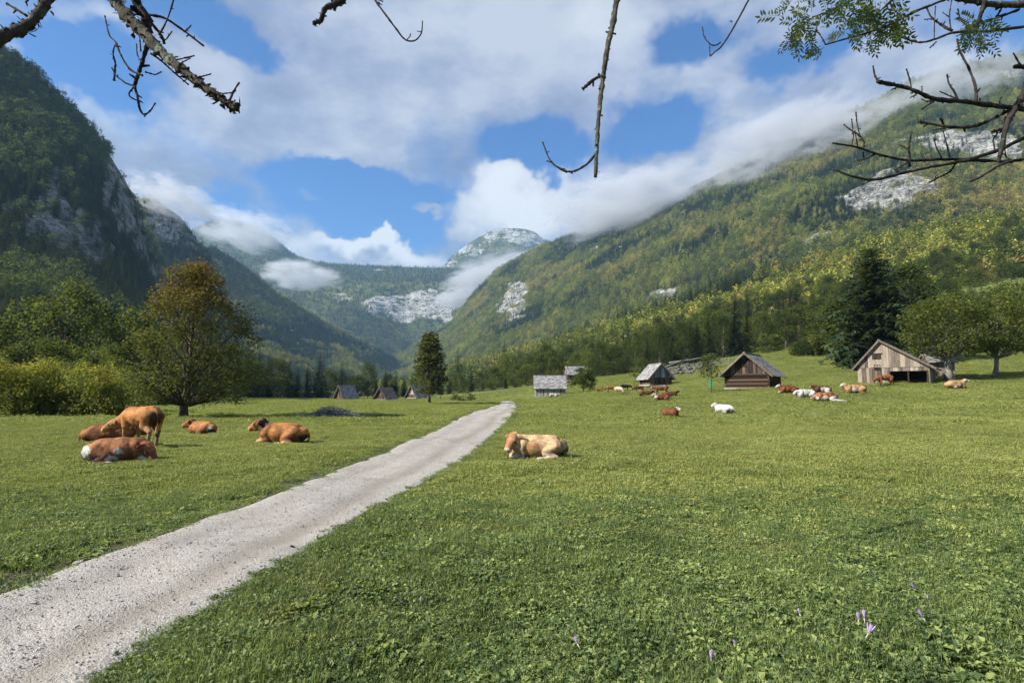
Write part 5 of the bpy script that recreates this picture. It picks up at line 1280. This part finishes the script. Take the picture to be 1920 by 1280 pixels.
feature(1094, 731, 690, 100, lambda h: broadleaf(507, h, PXM(27, 100), h * .2, 70, 50, .3, 'round', trunk=.12, clump=.55, lo=.2), 'b', L_mid, 'round green bush-like tree beside the pale-roofed hut', name='broadleaf_tree')
feature(1333, 730, 664, 52, lambda h: broadleaf(508, h, PXM(22, 52), h * .42, 30, 26, .2, 'wide', trunk=.045, clump=.4, lo=.2), 'b', L_mid, 'young thin tree with a green guard round its stem beside the log hut', name='young_tree')
_t = bpy.data.objects['young_tree']; m = MB(); m.tube([(0, 0, .55), (0, 0, 1.3)], .1, 10, cap=False); m.build('tree_guard', NT('green_plastic').bsdf((.02, .2, .12), .5), _t)
feature(868, 741, 728, 128, lambda h: broadleaf(509, h, PXM(24, 128), h * .1, 40, 40, .3, 'wide', trunk=.08, clump=.5, lo=.2), 'b', L_mid, 'low flat-topped bush on a brown patch at the meadow edge', name='bush', cat='bush', crown='foliage', trunk='stem')
feature(301, 756, 738, 60, lambda h: broadleaf(510, h, .95, .05, 30, 60, .2, 'round', trunk=.05, clump=.4, lo=.2), 'b', L_dark, 'small dark rounded bush seen past the autumn tree trunk', name='bush', cat='bush', crown='foliage', trunk='stem')
feature(1515, 672, 642, 102, lambda h: broadleaf(511, h, PXM(34, 102), .05, 60, 60, .4, 'round', trunk=.1, clump=.9, lo=.2), 'b', L_dark, 'broad dark bush on the slope above the lying cattle', name='bush', cat='bush', crown='foliage', trunk='stem')
feature(1560, 668, 628, 100, lambda h: broadleaf(512, h, PXM(36, 100), .05, 60, 60, .4, 'round', trunk=.1, clump=.9, lo=.2), 'b', L_mid, 'taller olive bush between the broad dark bush and the huge spruce', name='bush', cat='bush', crown='foliage', trunk='stem')
feature(1206, 702, 676, 102, lambda h: broadleaf(513, h, PXM(20, 102), .05, 36, 50, .3, 'round', trunk=.08, clump=.7, lo=.2), 'b', L_mid, 'green bush behind the bluish-gabled hut', name='bush', cat='bush', crown='foliage', trunk='stem')
feature(1440, 640, 626, 118, lambda h: broadleaf(514, h, PXM(30, 118), .05, 40, 50, .4, 'round', trunk=.08, clump=.7, lo=.2), 'b', L_walnut, 'light green bush on the upper pasture edge above the log hut', name='bush', cat='bush', crown='foliage', trunk='stem')
# the yellow-green shrubs on the near side, bush by bush
for i, (px, fy, ty, Y, w_, lab) in enumerate([
    (-22, 784, 672, 33, 50, 'yellow-green shrub cut off by the edge of the view'), (28, 782, 664, 34, 52, 'bright yellow-topped shrub, first of the row of shrubs'), (75, 781, 672, 35, 46, 'yellow shrub with a dark hollow under it, second of the row'),
    (122, 780, 688, 35, 44, 'lower olive shrub in the middle of the row'), (168, 780, 692, 34.5, 46, 'golden shrub with orange tips behind the standing calf'), (205, 778, 700, 36, 34, 'last yellowing shrub at the open end of the row'),
    (168, 772, 655, 41, 44, 'taller orange-tipped shrub rising behind the golden one'), (100, 772, 668, 42, 44, 'green shrub rising behind the middle of the row'), (232, 768, 690, 45, 30, 'dark green shrub between the row and the autumn tree')]):
    feature(px, fy, ty, Y, lambda h: broadleaf(520 + i, h * [1, .86, 1.06, .82, 1.1, .9, 1.08, .96, 1][i], PXM(w_ * 1.22, Y), h * .1, 46, 95, .15, 'wide', trunk=.06, clump=.56, lo=.25, droop=.35, seg=5, rough=1.5), 'b', [L_yellow, L_yellow, L_yellow, L_mid2, L_yellow, L_yellow, L_mid2, L_mid2, L_mid2][i], lab,
            name='shrub', cat='shrub', group='yellowing shrubs at the pasture edge', crown='foliage', trunk='stem')
# brush pile
q = ground_hit(622, 781); m = MB(); r_ = np.random.default_rng(5)
for k in range(420):
    a = r_.random() * 6.28; c = np.array([r_.normal() * .85, r_.normal() * .4, 0]); hh = .62 * math.exp(-(c[0] / 1.1) ** 2 - (c[1] / .6) ** 2); c[2] = hh * r_.random(); d = np.array([math.cos(a), math.sin(a) * .5, r_.normal() * .28]) * (.18 + .38 * r_.random())
    m.tube([c - d, c + (0, 0, .05 * r_.random()), c + d * .9], [.012, .016, .006], 4, t=r_.random(), cap=False)
o = m.build('brush_pile', mat_wood('dead_twigs', (.03, .03, .035), (.16, .16, .17), (.42, .42, .43), scale=2)); o.location = q; tag(o, 'grey heap of cut dead branches on the pasture before the far huts', 'brush pile')
# scree with fallen logs above the huts
r_ = np.random.default_rng(9)
def scree(n, px0, px1, pya, pyb, Y0, Y1, smin, smax, label, name):
    Vs = []; Fs = []; k = 0; base = [stone(60 + i, .7) for i in range(6)]
    for i in range(n):
        u = r_.random(); px = px0 + (px1 - px0) * u; v = r_.random(); Y = Y0 + (Y1 - Y0) * v; py = pya(u) * (1 - v) + pyb(u) * v
        p = at(px, py, Y); z = float(gz(p[0], p[1])); z = max(z - .1, p[2] - .2) if p[2] - z < 4 else z
        V, F = base[i % 6]; s = smin + (smax - smin) * r_.random() ** 2.5
        W_ = (V @ (rotz(r_.random() * 6.28) @ rotx(r_.random())).T) * s + np.array([p[0], p[1], z + s * .1]); Vs.append(W_); Fs.append(F + k); k += len(V)
    o = mesh_obj(name, np.concatenate(Vs), np.concatenate(Fs), M_stone, smooth=True); tag(o, label, 'rocks', kind='stuff')
scree(420, 1232, 1372, lambda u: 703 - 14 * u, lambda u: 690 - 20 * u, 98, 126, .15, .75, 'pale limestone rubble spilling down behind the two gabled huts', 'rubble')
for k, (ax, ay, bx, by, Y, lab) in enumerate([(1205, 700, 1290, 672, 112, 'long grey fallen log lying on the rubble above the bluish-gabled hut'), (1255, 680, 1345, 664, 116, 'second fallen log higher on the rubble'), (1300, 694, 1352, 668, 108, 'short log sticking out of the rubble toward the log hut')]):
    a = at(ax, ay, Y); b = at(bx, by, Y + 4); a[2] = max(a[2], float(gz(a[0], a[1])) + .2); b[2] = max(b[2], float(gz(b[0], b[1])) + .2)
    m = MB(); m.tube([a * 0, (b - a) * .5 + (0, 0, -.2), b - a], [.2, .17, .1], 7, bump=.1); o = m.build('fallen_log', M_barkp, smooth=True); o.location = a; tag(o, lab, 'log')
# ------------------------------------------------------------------ branches hanging into the view from trees overhead
M_mossy = mat_bark('mossy_bark', (.022, .02, .016), (.085, .075, .06), lichen=.5)
M_twig = mat_bark('dark_twig', (.014, .012, .012), (.05, .042, .038), lichen=.1)
M_ash = mat_leaf('ash_leaflet', (.005, .014, .006), (.014, .034, .010), (.04, .08, .015), scale=6, tf=.28)
br_rng = np.random.default_rng(33)
near_ = True
def bpath(pts, Y, r0, r1, wob=.35):
    """photo pixels with own distances -> smooth 3-D line and radii (photo pixels)"""
    P = np.array([(p[0], p[1], (p[2] if len(p) > 2 else Y) * (.36 if near_ else 1)) for p in pts], float); Q = crsp(P, 7)
    n = len(Q); w_ = np.cumsum(br_rng.normal(size=(n, 3)), 0) * wob * np.array([.6, .6, .004]); w_ -= np.linspace(0, 1, n)[:, None] * w_[-1] 
    Q = Q + w_; W3 = at(Q[:, 0], Q[:, 1], Q[:, 2]); rad = np.linspace(r0, r1, n) / FPX * Q[:, 2]
    return W3, rad, Q
def knobs(mb, W3, rad, n, size=1.0):
    for _ in range(n):
        i = br_rng.integers(1, len(W3) - 1); d = br_rng.normal(size=3); d /= np.linalg.norm(d); r = rad[i]
        mb.tube([W3[i], W3[i] + d * r * 1.3, W3[i] + d * r * (1.3 + .6 * br_rng.random() * size)], [r * .5, r * .38, r * .22], 5, t=br_rng.random())
def moss(mb, W3, rad, n, size):
    V = []
    for _ in range(n):
        u = br_rng.random() * (len(W3) - 1.01); i = int(u); c = W3[i] + (W3[i + 1] - W3[i]) * (u - i); d = br_rng.normal(size=3); d /= np.linalg.norm(d); d[2] = d[2] * .8 - .1
        c = c + d * rad[i] * (.85 + .35 * br_rng.random()); s = size * (.5 + br_rng.random())
        a = br_rng.normal(size=3) * s; b = br_rng.normal(size=3) * s
        mb.add([c, c + a, c + a * .6 + b, c + b * .8], [(0, 1, 2, 3)], br_rng.random())
def hanging(label, main, Y, r0, r1, twigs, mossy=0, kn=0, group=None, mat=None, twmat=None, wob=.35):
    W3, rad, Q = bpath(main, Y, r0, r1, wob); o0 = W3[0].copy()
    t = empty('hanging_branch', o0, 0, label, 'branch', group)
    mb = MB(); rad = rad * (1 + .12 * br_rng.normal(size=len(rad))); mb.tube(W3 - o0, rad, 9, bump=.14)
    if kn: knobs(mb, W3 - o0, rad, kn)
    if mossy: moss(mb, W3 - o0, rad, mossy, rad.mean() * .42)
    mb.build('limb', mat or M_mossy, t, smooth=True)
    for tw in twigs:
        pts, a, b = tw[0], tw[1], tw[2]
        # a twig takes its depth from the nearest point of the limb unless given
        out = []
        for (x, y, *z) in pts:
            yy = z[0] if z else Q[np.argmin((Q[:, 0] - pts[0][0]) ** 2 + (Q[:, 1] - pts[0][1]) ** 2), 2]
            yy = yy / (.36 if near_ else 1); out.append((x, y, yy + .12 * math.hypot(x - pts[0][0], y - pts[0][1]) / 100))
        T3, tr, _ = bpath(out, Y, a, b, .25); m = MB(); m.tube(T3 - o0, tr * (1 + .15 * br_rng.normal(size=len(tr))), 6, bump=.1)
        for k in range(max(1, len(T3) // 9)):
            i = br_rng.integers(2, len(T3)) ; d = br_rng.normal(size=3); d /= np.linalg.norm(d); m.tube([T3[i - 1] - o0, T3[i - 1] - o0 + d * tr[i - 1] * 4], [tr[i - 1] * .9, tr[i - 1] * .5], 5)
        m.tube([T3[-1] - o0, T3[-1] - o0 + (T3[-1] - T3[-2]) * .5], [tr[-1] * 1.7, tr[-1] * .9], 5)     # bud
        if len(tw) > 3: moss(m, T3 - o0, tr, tw[3], tr.mean() * .9)
        m.build('twig', twmat or M_twig, t, smooth=True)
    return t, o0
OH = 'bare branches hanging in from trees overhead'
hanging('thick lichen-covered bough end in the upper corner over the cliffs', [(120, -60, 4.4), (92, -5, 4.2), (70, 28, 4.1), (45, 52, 4.0), (10, 66, 3.9), (-40, 92, 3.8)], 4, 8, 12,
        [([(50, 30), (30, 18), (14, 8)], 3, 2), ([(30, 60), (40, 66)], 2.5, 1.5), ([(48, 5), (55, -3)], 2, 1.5)], mossy=260, kn=8, group=OH)
hanging('long mossy dead limb with curling twigs reaching down over the cliffs', [(175, -70, 4.6), (215, 0, 4.4), (245, 38, 4.3), (268, 62, 4.2), (300, 98, 4.1), (340, 130, 4.0), (372, 155, 3.95), (405, 180, 3.9), (428, 196, 3.85), (444, 203, 3.8)], 4, 12, 6, [
    ([(235, -40), (255, 0), (270, 30), (276, 58)], 9, 7, 40), ([(262, 12), (285, 45), (303, 68), (308, 82)], 3.5, 2.2), ([(280, 28), (310, 35), (345, 58), (380, 85)], 2.6, 1.6), ([(345, 60), (352, 54), (358, 48)], 1.6, 1.2),
    ([(298, 66), (312, 40), (325, 2), (328, -12)], 1.8, 1.3), ([(278, 80), (268, 115), (258, 145), (252, 162)], 4.6, 3), ([(252, 162), (258, 185), (262, 205), (270, 215), (282, 208), (291, 194)], 2.6, 1.3),
    ([(252, 162), (243, 175), (246, 183), (256, 188)], 1.6, 1.2), ([(268, 142), (245, 130), (228, 105), (218, 80), (205, 66), (197, 32)], 2.4, 1.2), ([(252, 162), (235, 155), (218, 142), (210, 128)], 1.8, 1.2),
    ([(218, 80), (212, 98), (216, 120), (214, 150)], 1.2, 2.0, 26), ([(268, 118), (258, 105), (256, 84)], 1.4, 1), ([(272, 135), (290, 140), (302, 135)], 1.6, 1.2), ([(318, 115), (350, 108), (364, 105)], 1.8, 1.2), ([(340, 118), (356, 110)], 1.2, 1),
    ([(372, 145), (392, 140), (396, 138)], 1.4, 1), ([(430, 190), (438, 172), (448, 156)], 2.8, 1.4), ([(436, 174), (420, 175), (410, 174)], 1.6, 1.1), ([(300, 70), (310, 75), (322, 60)], 1.8, 1.1), ([(282, 100), (300, 112), (325, 135), (352, 158)], 2.0, 1.4),
    ([(264, 96), (262, 66), (265, 55)], 1.6, 1)], mossy=700, kn=22, group=OH)
near_ = False
hanging('short gnarled black stub hanging at the top of the sky', [(665, -50, 4.2), (648, -8, 4.1), (640, 3, 4.1), (628, 8, 4.05), (612, 14, 4.0), (605, 30, 4.0), (600, 40, 4.0), (589, 43, 3.95)], 4, 7, 4, [([(630, 8), (627, 20)], 4, 3), ([(592, 42), (590, 48)], 3, 1.5)], mossy=60, kn=10, group=OH, mat=M_twig)
hanging('thin hooked twig curling up in the middle of the sky', [(688, -30, 4.2), (703, 0, 4.1), (725, 30, 4.0), (745, 58, 4.0), (760, 75, 4.0), (778, 76, 4.0), (790, 62, 4.0), (792, 40, 4.0)], 4, 2.2, 1.2, [([(706, 4), (716, 9)], 1.4, 1), ([(708, 0), (718, 3)], 1.2, 1), ([(764, 74), (768, 70), (770, 64)], 1.2, .8), ([(790, 60), (783, 59)], 1, .8)], group=OH, mat=M_twig, wob=.2)
hanging('long straight dead branch hanging down in the centre of the sky', [(1175, -60, 4.4), (1157, 0, 4.2), (1148, 45, 4.1), (1138, 90, 4.0), (1130, 140, 3.95), (1124, 190, 3.9), (1120, 240, 3.85), (1118, 290, 3.8), (1116, 332, 3.8)], 4, 6.2, 3.2, [
    ([(1128, 142), (1112, 150), (1093, 167)], 2.6, 3.4), ([(1116, 290), (1100, 308), (1078, 320), (1062, 322)], 2.6, 2.2), ([(1062, 322), (1042, 312), (1030, 298), (1018, 268)], 2.2, 1.3), ([(1034, 304), (1025, 302)], 1.3, 1), ([(1128, 142), (1136, 146)], 2, 1.3), ([(1144, 62), (1154, 64)], 2.5, 1.5), ([(1143, 62), (1136, 60)], 2.5, 1.5), ([(1124, 140), (1122, 138)], 2, 1.5)],
    mossy=160, kn=14, group=OH)
hanging('fine twig ending in a small loop between the hanging branch and the leaves', [(1418, -25, 4.2), (1404, 0, 4.1), (1385, 35, 4.0), (1365, 70, 3.95), (1352, 88, 3.9), (1340, 98, 3.9), (1331, 106, 3.9)], 4, 1.9, 1.3, [([(1352, 80), (1340, 86), (1330, 82), (1320, 68), (1317, 52)], 1.4, .9), ([(1331, 105), (1331, 92), (1331, 84)], 1.0, .8), ([(1373, 42), (1369, 40)], 1, .8)], group=OH, mat=M_twig, wob=.2)
# the big bare branches entering over the sunny mountain
hanging('heavy bare limb coming down from the upper corner, forked at the frame', [(1990, -20, 4.6), (1950, 80, 4.5), (1925, 165, 4.4), (1900, 205, 4.3), (1885, 240, 4.25), (1878, 280, 4.2), (1872, 305, 4.2)], 4, 9, 3.0, [
    ([(1905, 200), (1870, 218), (1830, 235), (1790, 239), (1740, 231), (1724, 228)], 3.2, 2.6), ([(1772, 238), (1764, 223)], 1.8, 1.6), ([(1774, 240), (1750, 244)], 1.5, 1), ([(1885, 240), (1878, 242), (1860, 248)], 3, 2), ([(1900, 100), (1912, 120), (1925, 132)], 1.6, 2.2), ([(1903, 125), (1925, 128)], 3.4, 3.4)], mossy=30, kn=8, group=OH, mat=M_twig)
hanging('bare branch pointing away from the frame across the mist', [(1990, 215, 4.5), (1925, 205, 4.4), (1870, 198, 4.3), (1810, 190, 4.2), (1755, 186, 4.1), (1720, 172, 4.0), (1690, 162, 4.0), (1645, 153, 3.95)], 4, 5, 3.4, [
    ([(1648, 154), (1640, 140), (1637, 125)], 2.0, 1.3), ([(1709, 170), (1706, 150), (1700, 131)], 1.6, 1.2), ([(1796, 190), (1790, 174), (1780, 158), (1776, 141)], 2.2, 1.3), ([(1790, 184), (1776, 178), (1763, 172)], 1.3, 1), ([(1831, 193), (1828, 160), (1815, 125), (1800, 98), (1795, 75)], 3.2, 1.6),
    ([(1752, 190), (1740, 197), (1729, 205)], 1.8, 1.2), ([(1752, 187), (1738, 190), (1728, 186)], 1.5, 1), ([(1718, 178), (1707, 183)], 1.5, 1), ([(1837, 195), (1838, 186)], 1.6, 1.1), ([(1878, 198), (1874, 192), (1877, 183)], 1.4, 1.4), ([(1729, 172), (1728, 163)], 1, .8), ([(1680, 165), (1672, 168)], 1.4, 1)], mossy=60, kn=22, group=OH, mat=M_twig)
hanging('longest bare branch crossing in front of the pale scree', [(1990, 290, 4.5), (1925, 298, 4.4), (1880, 303, 4.3), (1830, 300, 4.25), (1760, 298, 4.2), (1700, 300, 4.1), (1650, 290, 4.0), (1610, 276, 3.95), (1561, 268, 3.9)], 4, 3.6, 1.8, [
    ([(1640, 290), (1625, 298), (1608, 301)], 2, 1.2), ([(1621, 276), (1618, 262), (1606, 250), (1597, 245), (1583, 234)], 1.8, 1.2), ([(1612, 256), (1608, 235), (1605, 212)], 1.6, 1.2), ([(1597, 272), (1600, 255), (1597, 225)], 1.3, 1), ([(1609, 278), (1606, 262), (1603, 246)], 1.3, 1), ([(1705, 300), (1704, 275), (1709, 250)], 2.6, 1.6),
    ([(1703, 280), (1694, 276), (1686, 272)], 1.6, 1.1), ([(1704, 300), (1706, 312)], 2.2, 2), ([(1765, 296), (1755, 275), (1752, 262)], 1.2, .9), ([(1782, 298), (1776, 275), (1769, 248)], 1.3, .9), ([(1618, 285), (1620, 300)], 1.2, 1)], kn=10, group=OH, mat=M_twig, wob=.5)
hanging('curved lower bare branch sweeping beneath the longest one', [(1990, 230, 4.5), (1920, 258, 4.4), (1880, 276, 4.3), (1820, 296, 4.2), (1790, 303, 4.2), (1740, 312, 4.15), (1690, 324, 4.1), (1640, 335, 4.05), (1600, 330, 4.0), (1566, 318, 4.0)], 4, 4, 2, [
    ([(1568, 319), (1563, 314)], 2, 1.4), ([(1690, 324), (1680, 318), (1696, 308), (1703, 303)], 1.5, 1.3), ([(1865, 282), (1862, 262), (1870, 250), (1864, 244)], 1.6, 1.2), ([(1795, 302), (1780, 322), (1760, 332), (1743, 342)], 2.2, 1.6), ([(1640, 335), (1620, 345), (1606, 350)], 1.4, 1)], kn=8, group=OH, mat=M_twig, wob=.5)
hanging('lowest bare twig slanting down beside the frame', [(1990, 282, 4.4), (1920, 298, 4.3), (1895, 302, 4.3), (1870, 312, 4.25), (1845, 328, 4.2), (1818, 340, 4.2)], 4, 2.8, 2.2, [([(1895, 300), (1886, 292), (1884, 272)], 1.6, 1.1)], kn=4, group=OH, mat=M_twig)
hanging('grey mossy bough running out along the top of the frame', [(2000, 12, 4.4), (1925, 10, 4.3), (1870, 9, 4.3), (1830, 4, 4.25), (1790, -4, 4.2), (1740, -20, 4.2)], 4, 6.5, 4, [([(1880, 10), (1875, 22), (1868, 34), (1862, 50)], 2, 1.4), ([(1846, 8), (1838, 30), (1828, 60)], 5, 3.4), ([(1912, 18), (1880, 30), (1852, 38)], 2.2, 1.8), ([(1872, 30), (1884, 26)], 1.2, 1)], mossy=160, kn=6, group=OH)
hanging('thin forked twig cluster hanging below the top bough', [(1990, 44, 4.3), (1925, 50, 4.2), (1860, 58, 4.1), (1815, 60, 4.1), (1785, 62, 4.05), (1750, 76, 4.0), (1725, 81, 4.0), (1700, 74, 4.0), (1682, 66, 4.0)], 4, 3, 1.4, [
    ([(1786, 58), (1770, 50), (1755, 40), (1745, 30), (1738, 15)], 2.8, 1.2), ([(1751, 37), (1742, 36), (1733, 37)], 1.2, .9), ([(1783, 58), (1780, 30), (1784, 3)], 1.5, 1), ([(1779, 32), (1768, 24)], 1.2, .8), ([(1752, 74), (1752, 50), (1754, 14)], 1.0, .9), ([(1756, 78), (1744, 90)], 1.3, 1.1), ([(1815, 50), (1802, 38), (1796, 18)], 1.4, 1.0)], kn=6, group=OH, mat=M_twig, wob=.25)
tleaf, o0 = hanging('slender branch carrying clusters of green ash leaves', [(1800, -18, 4.3), (1770, 0, 4.2), (1720, 20, 4.1), (1690, 35, 4.05), (1660, 50, 4.0), (1620, 64, 3.95), (1580, 75, 3.9), (1548, 84, 3.85)], 4, 2.6, 1.4, [
    ([(1548, 84), (1538, 66), (1530, 58)], 1.6, 1.1), ([(1685, -10), (1660, 12), (1640, 30)], 2.6, 1.2), ([(1640, -15), (1600, 0), (1565, 18), (1525, 32)], 2.4, 1.2), ([(1690, 30), (1672, 15), (1670, 5)], 1.5, 1), ([(1530, 60), (1510, 58), (1495, 50)], 1.2, .9)], kn=2, group=None, mat=M_twig, wob=.25)
def ash_leaves(parent, o0, specs):
    V = []; F = []; T = []; k = 0; mb = MB()
    for (px, py, Y, ang, L, n) in specs:
        # one compound leaf: stalk and pairs of leaflets; L, in photo pixels, at distance Y
        c = at(px, py, Y); sc = Y / FPX; d = np.array([math.cos(ang), br_rng.normal() * .35, -math.sin(ang)]); d /= np.linalg.norm(d)
        nrm = np.cross(d, br_rng.normal(size=3) * .5 + np.array([0, 1, .6])); nrm /= np.linalg.norm(nrm); sd = nrm
        up = np.cross(d, sd); tone = br_rng.random() * .6
        pts = [c + d * L * sc * u - np.array([0, 0, L * sc * .18 * u * u]) for u in np.linspace(0, 1, 5)]; mb.tube(np.array(pts) - o0, [.0016, .0014, .0012, .001, .0008], 4)
        for j in range(n):
            u = .22 + .78 * (j + .5) / n; b = c + d * L * sc * u - np.array([0, 0, L * sc * .18 * u * u])
            for sg in (-1, 1):
                ld = d * .55 + sd * sg * .85 + up * br_rng.normal() * .25 - np.array([0, 0, .15]); ld /= np.linalg.norm(ld); l = L * sc * (.26 + .06 * br_rng.random()); w_ = np.cross(ld, up); w_ /= np.linalg.norm(w_); w_ = w_ * l * .17
                b0 = b + ld * l * .12; V += [b0, b0 + ld * l * .35 - w_, b0 + ld * l * .7 - w_ * .7, b0 + ld * l, b0 + ld * l * .7 + w_ * .7, b0 + ld * l * .35 + w_]; F.append([k + q for q in range(6)]); T.append(min(1, tone + .4 * br_rng.random())); k += 6
        e = pts[-1]; l = L * sc * .3; w_ = sd * l * .18; V += [e, e + d * l * .4 - w_, e + d * l * .75 - w_ * .6, e + d * l, e + d * l * .75 + w_ * .6, e + d * l * .4 + w_]; F.append([k + q for q in range(6)]); T.append(tone); k += 6
    mesh_obj('leaves', np.array(V) - o0, F, M_ash, parent, tint=T); mb.build('leaf_stalk', M_ash, parent)
sp = []
def leafcluster(cx, cy, rx, ry, n, L, Y=3.95, a0=math.pi * .5, spread=1.3):
    for _ in range(int(n * 1.35)):
        x = cx + br_rng.normal() * rx * .55; y = cy + br_rng.normal() * ry * .55
        sp.append((x, y, Y + br_rng.normal() * .12, a0 + br_rng.normal() * spread, L * .82 * (.75 + .5 * br_rng.random()), int(br_rng.integers(4, 7))))
leafcluster(1508, 34, 30, 26, 15, 44, a0=2.4); leafcluster(1498, 66, 22, 14, 7, 40, a0=2.2); leafcluster(1540, 92, 18, 6, 4, 34, a0=2.7, spread=.3); leafcluster(1552, 72, 10, 10, 4, 30, a0=-1.0, spread=.5)
leafcluster(1640, 14, 50, 22, 32, 46, a0=1.9); leafcluster(1605, 44, 28, 16, 12, 42, a0=2.0); leafcluster(1650, 42, 30, 14, 14, 40, a0=1.4); leafcluster(1630, 66, 14, 8, 4, 36, a0=1.8, spread=.6); leafcluster(1668, 58, 16, 8, 5, 34, a0=1.0, spread=.7); leafcluster(1486, 4, 10, 6, 3, 34, a0=1.8)
leafcluster(1570, 8, 22, 14, 8, 42, a0=2.0)
ash_leaves(tleaf, o0, sp)
sp = []; tl2, o2 = hanging('short leafy ash shoot hanging from the mossy top bough', [(1850, -10, 4.1), (1845, 8, 4.05), (1838, 30, 4.0), (1830, 52, 3.95), (1826, 66, 3.9)], 4, 4, 2, [([(1828, 60), (1812, 62), (1794, 68)], 1.4, 1)], mat=M_twig)
leafcluster(1838, 40, 16, 20, 15, 38, a0=1.5); leafcluster(1830, 68, 16, 12, 7, 34, a0=1.7, spread=.8); leafcluster(1805, 62, 12, 6, 4, 30, a0=1.2, spread=.5)
ash_leaves(tl2, o2, sp)
# ------------------------------------------------------------------ low clouds caught on the mountains
def mist_mat(name, dens, scale, thr=.42, soft=.3, seed=0., detail=4):
    s = NT(name); o = s.objc()
    r = s.vmath('LENGTH', o)
    n = s.noise(s.vmath('ADD', s.vmath('SCALE', o, scale), (seed, seed * .7, seed * 1.3)), 1.0, detail, .6)
    n2 = s.noise(s.vmath('ADD', s.vmath('SCALE', o, scale * 3.4), (seed, 2, 1)), 1.0, 5, .7)
    v = s.math('SUBTRACT', s.math('ADD', s.math('MULTIPLY', s.math('SUBTRACT', n, .5), 2.3), s.math('MULTIPLY_ADD', n2, .9, .22)), s.math('MULTIPLY', s.math('POWER', r, 2.0), .6))
    d = s.math('MULTIPLY', s.math('MULTIPLY', s.mr(v, thr, thr + soft), s.mr(r, 1.0, .62)), dens)
    vol = s.n('ShaderNodeVolumePrincipled', {'Color': (.84, .87, .93), 'Density': d, 'Anisotropy': .25}); s.t.links.new(vol.outputs[0], s.out.inputs['Volume'])
    return s.m
def ball(n=24):
    u = np.linspace(0, math.pi, n // 2 + 1)[1:-1]; a = np.arange(n) * 2 * math.pi / n
    V = [(0, 0, 1)] + [(math.sin(t) * math.cos(b), math.sin(t) * math.sin(b), math.cos(t)) for t in u for b in a] + [(0, 0, -1)]
    m = len(u); F = [(0, 1 + k, 1 + (k + 1) % n) for k in range(n)]
    for i in range(m - 1): F += [(1 + i * n + k, 1 + (i + 1) * n + k, 1 + (i + 1) * n + (k + 1) % n, 1 + i * n + (k + 1) % n) for k in range(n)]
    e = 1 + m * n; F += [(e, 1 + (m - 1) * n + (k + 1) % n, 1 + (m - 1) * n + k) for k in range(n)]
    return np.array(V, float), F
def mist(px0, py0, Y0, px1, py1, Y1, thick, depth, dens, label, scale=2.2, seed=0., thr=.42, soft=.3):
    """an elongated bank from one point to the other; thick = half height (photo px at the middle), depth = half extent away"""
    a = at(px0, py0, Y0); b = at(px1, py1, Y1); c = (a + b) / 2; Ym = c[1]
    X = (b - a) / 2; L = np.linalg.norm(X); X /= L; Yv = np.array([0, 1.0, 0]) - X * X[1]; Yv /= np.linalg.norm(Yv); Zv = np.cross(X, Yv); h = thick / FPX * Ym
    V, F = ball(); o = mesh_obj('low_cloud', V, F, mist_mat('mist', dens / h, scale, thr, soft, seed))
    M = Matrix([[X[0] * L, Yv[0] * depth, Zv[0] * h, c[0]], [X[1] * L, Yv[1] * depth, Zv[1] * h, c[1]], [X[2] * L, Yv[2] * depth, Zv[2] * h, c[2]], [0, 0, 0, 1]])
    o.matrix_world = M; tag(o, label, 'cloud', kind='stuff'); return o
for a in MIST: mist(*a)
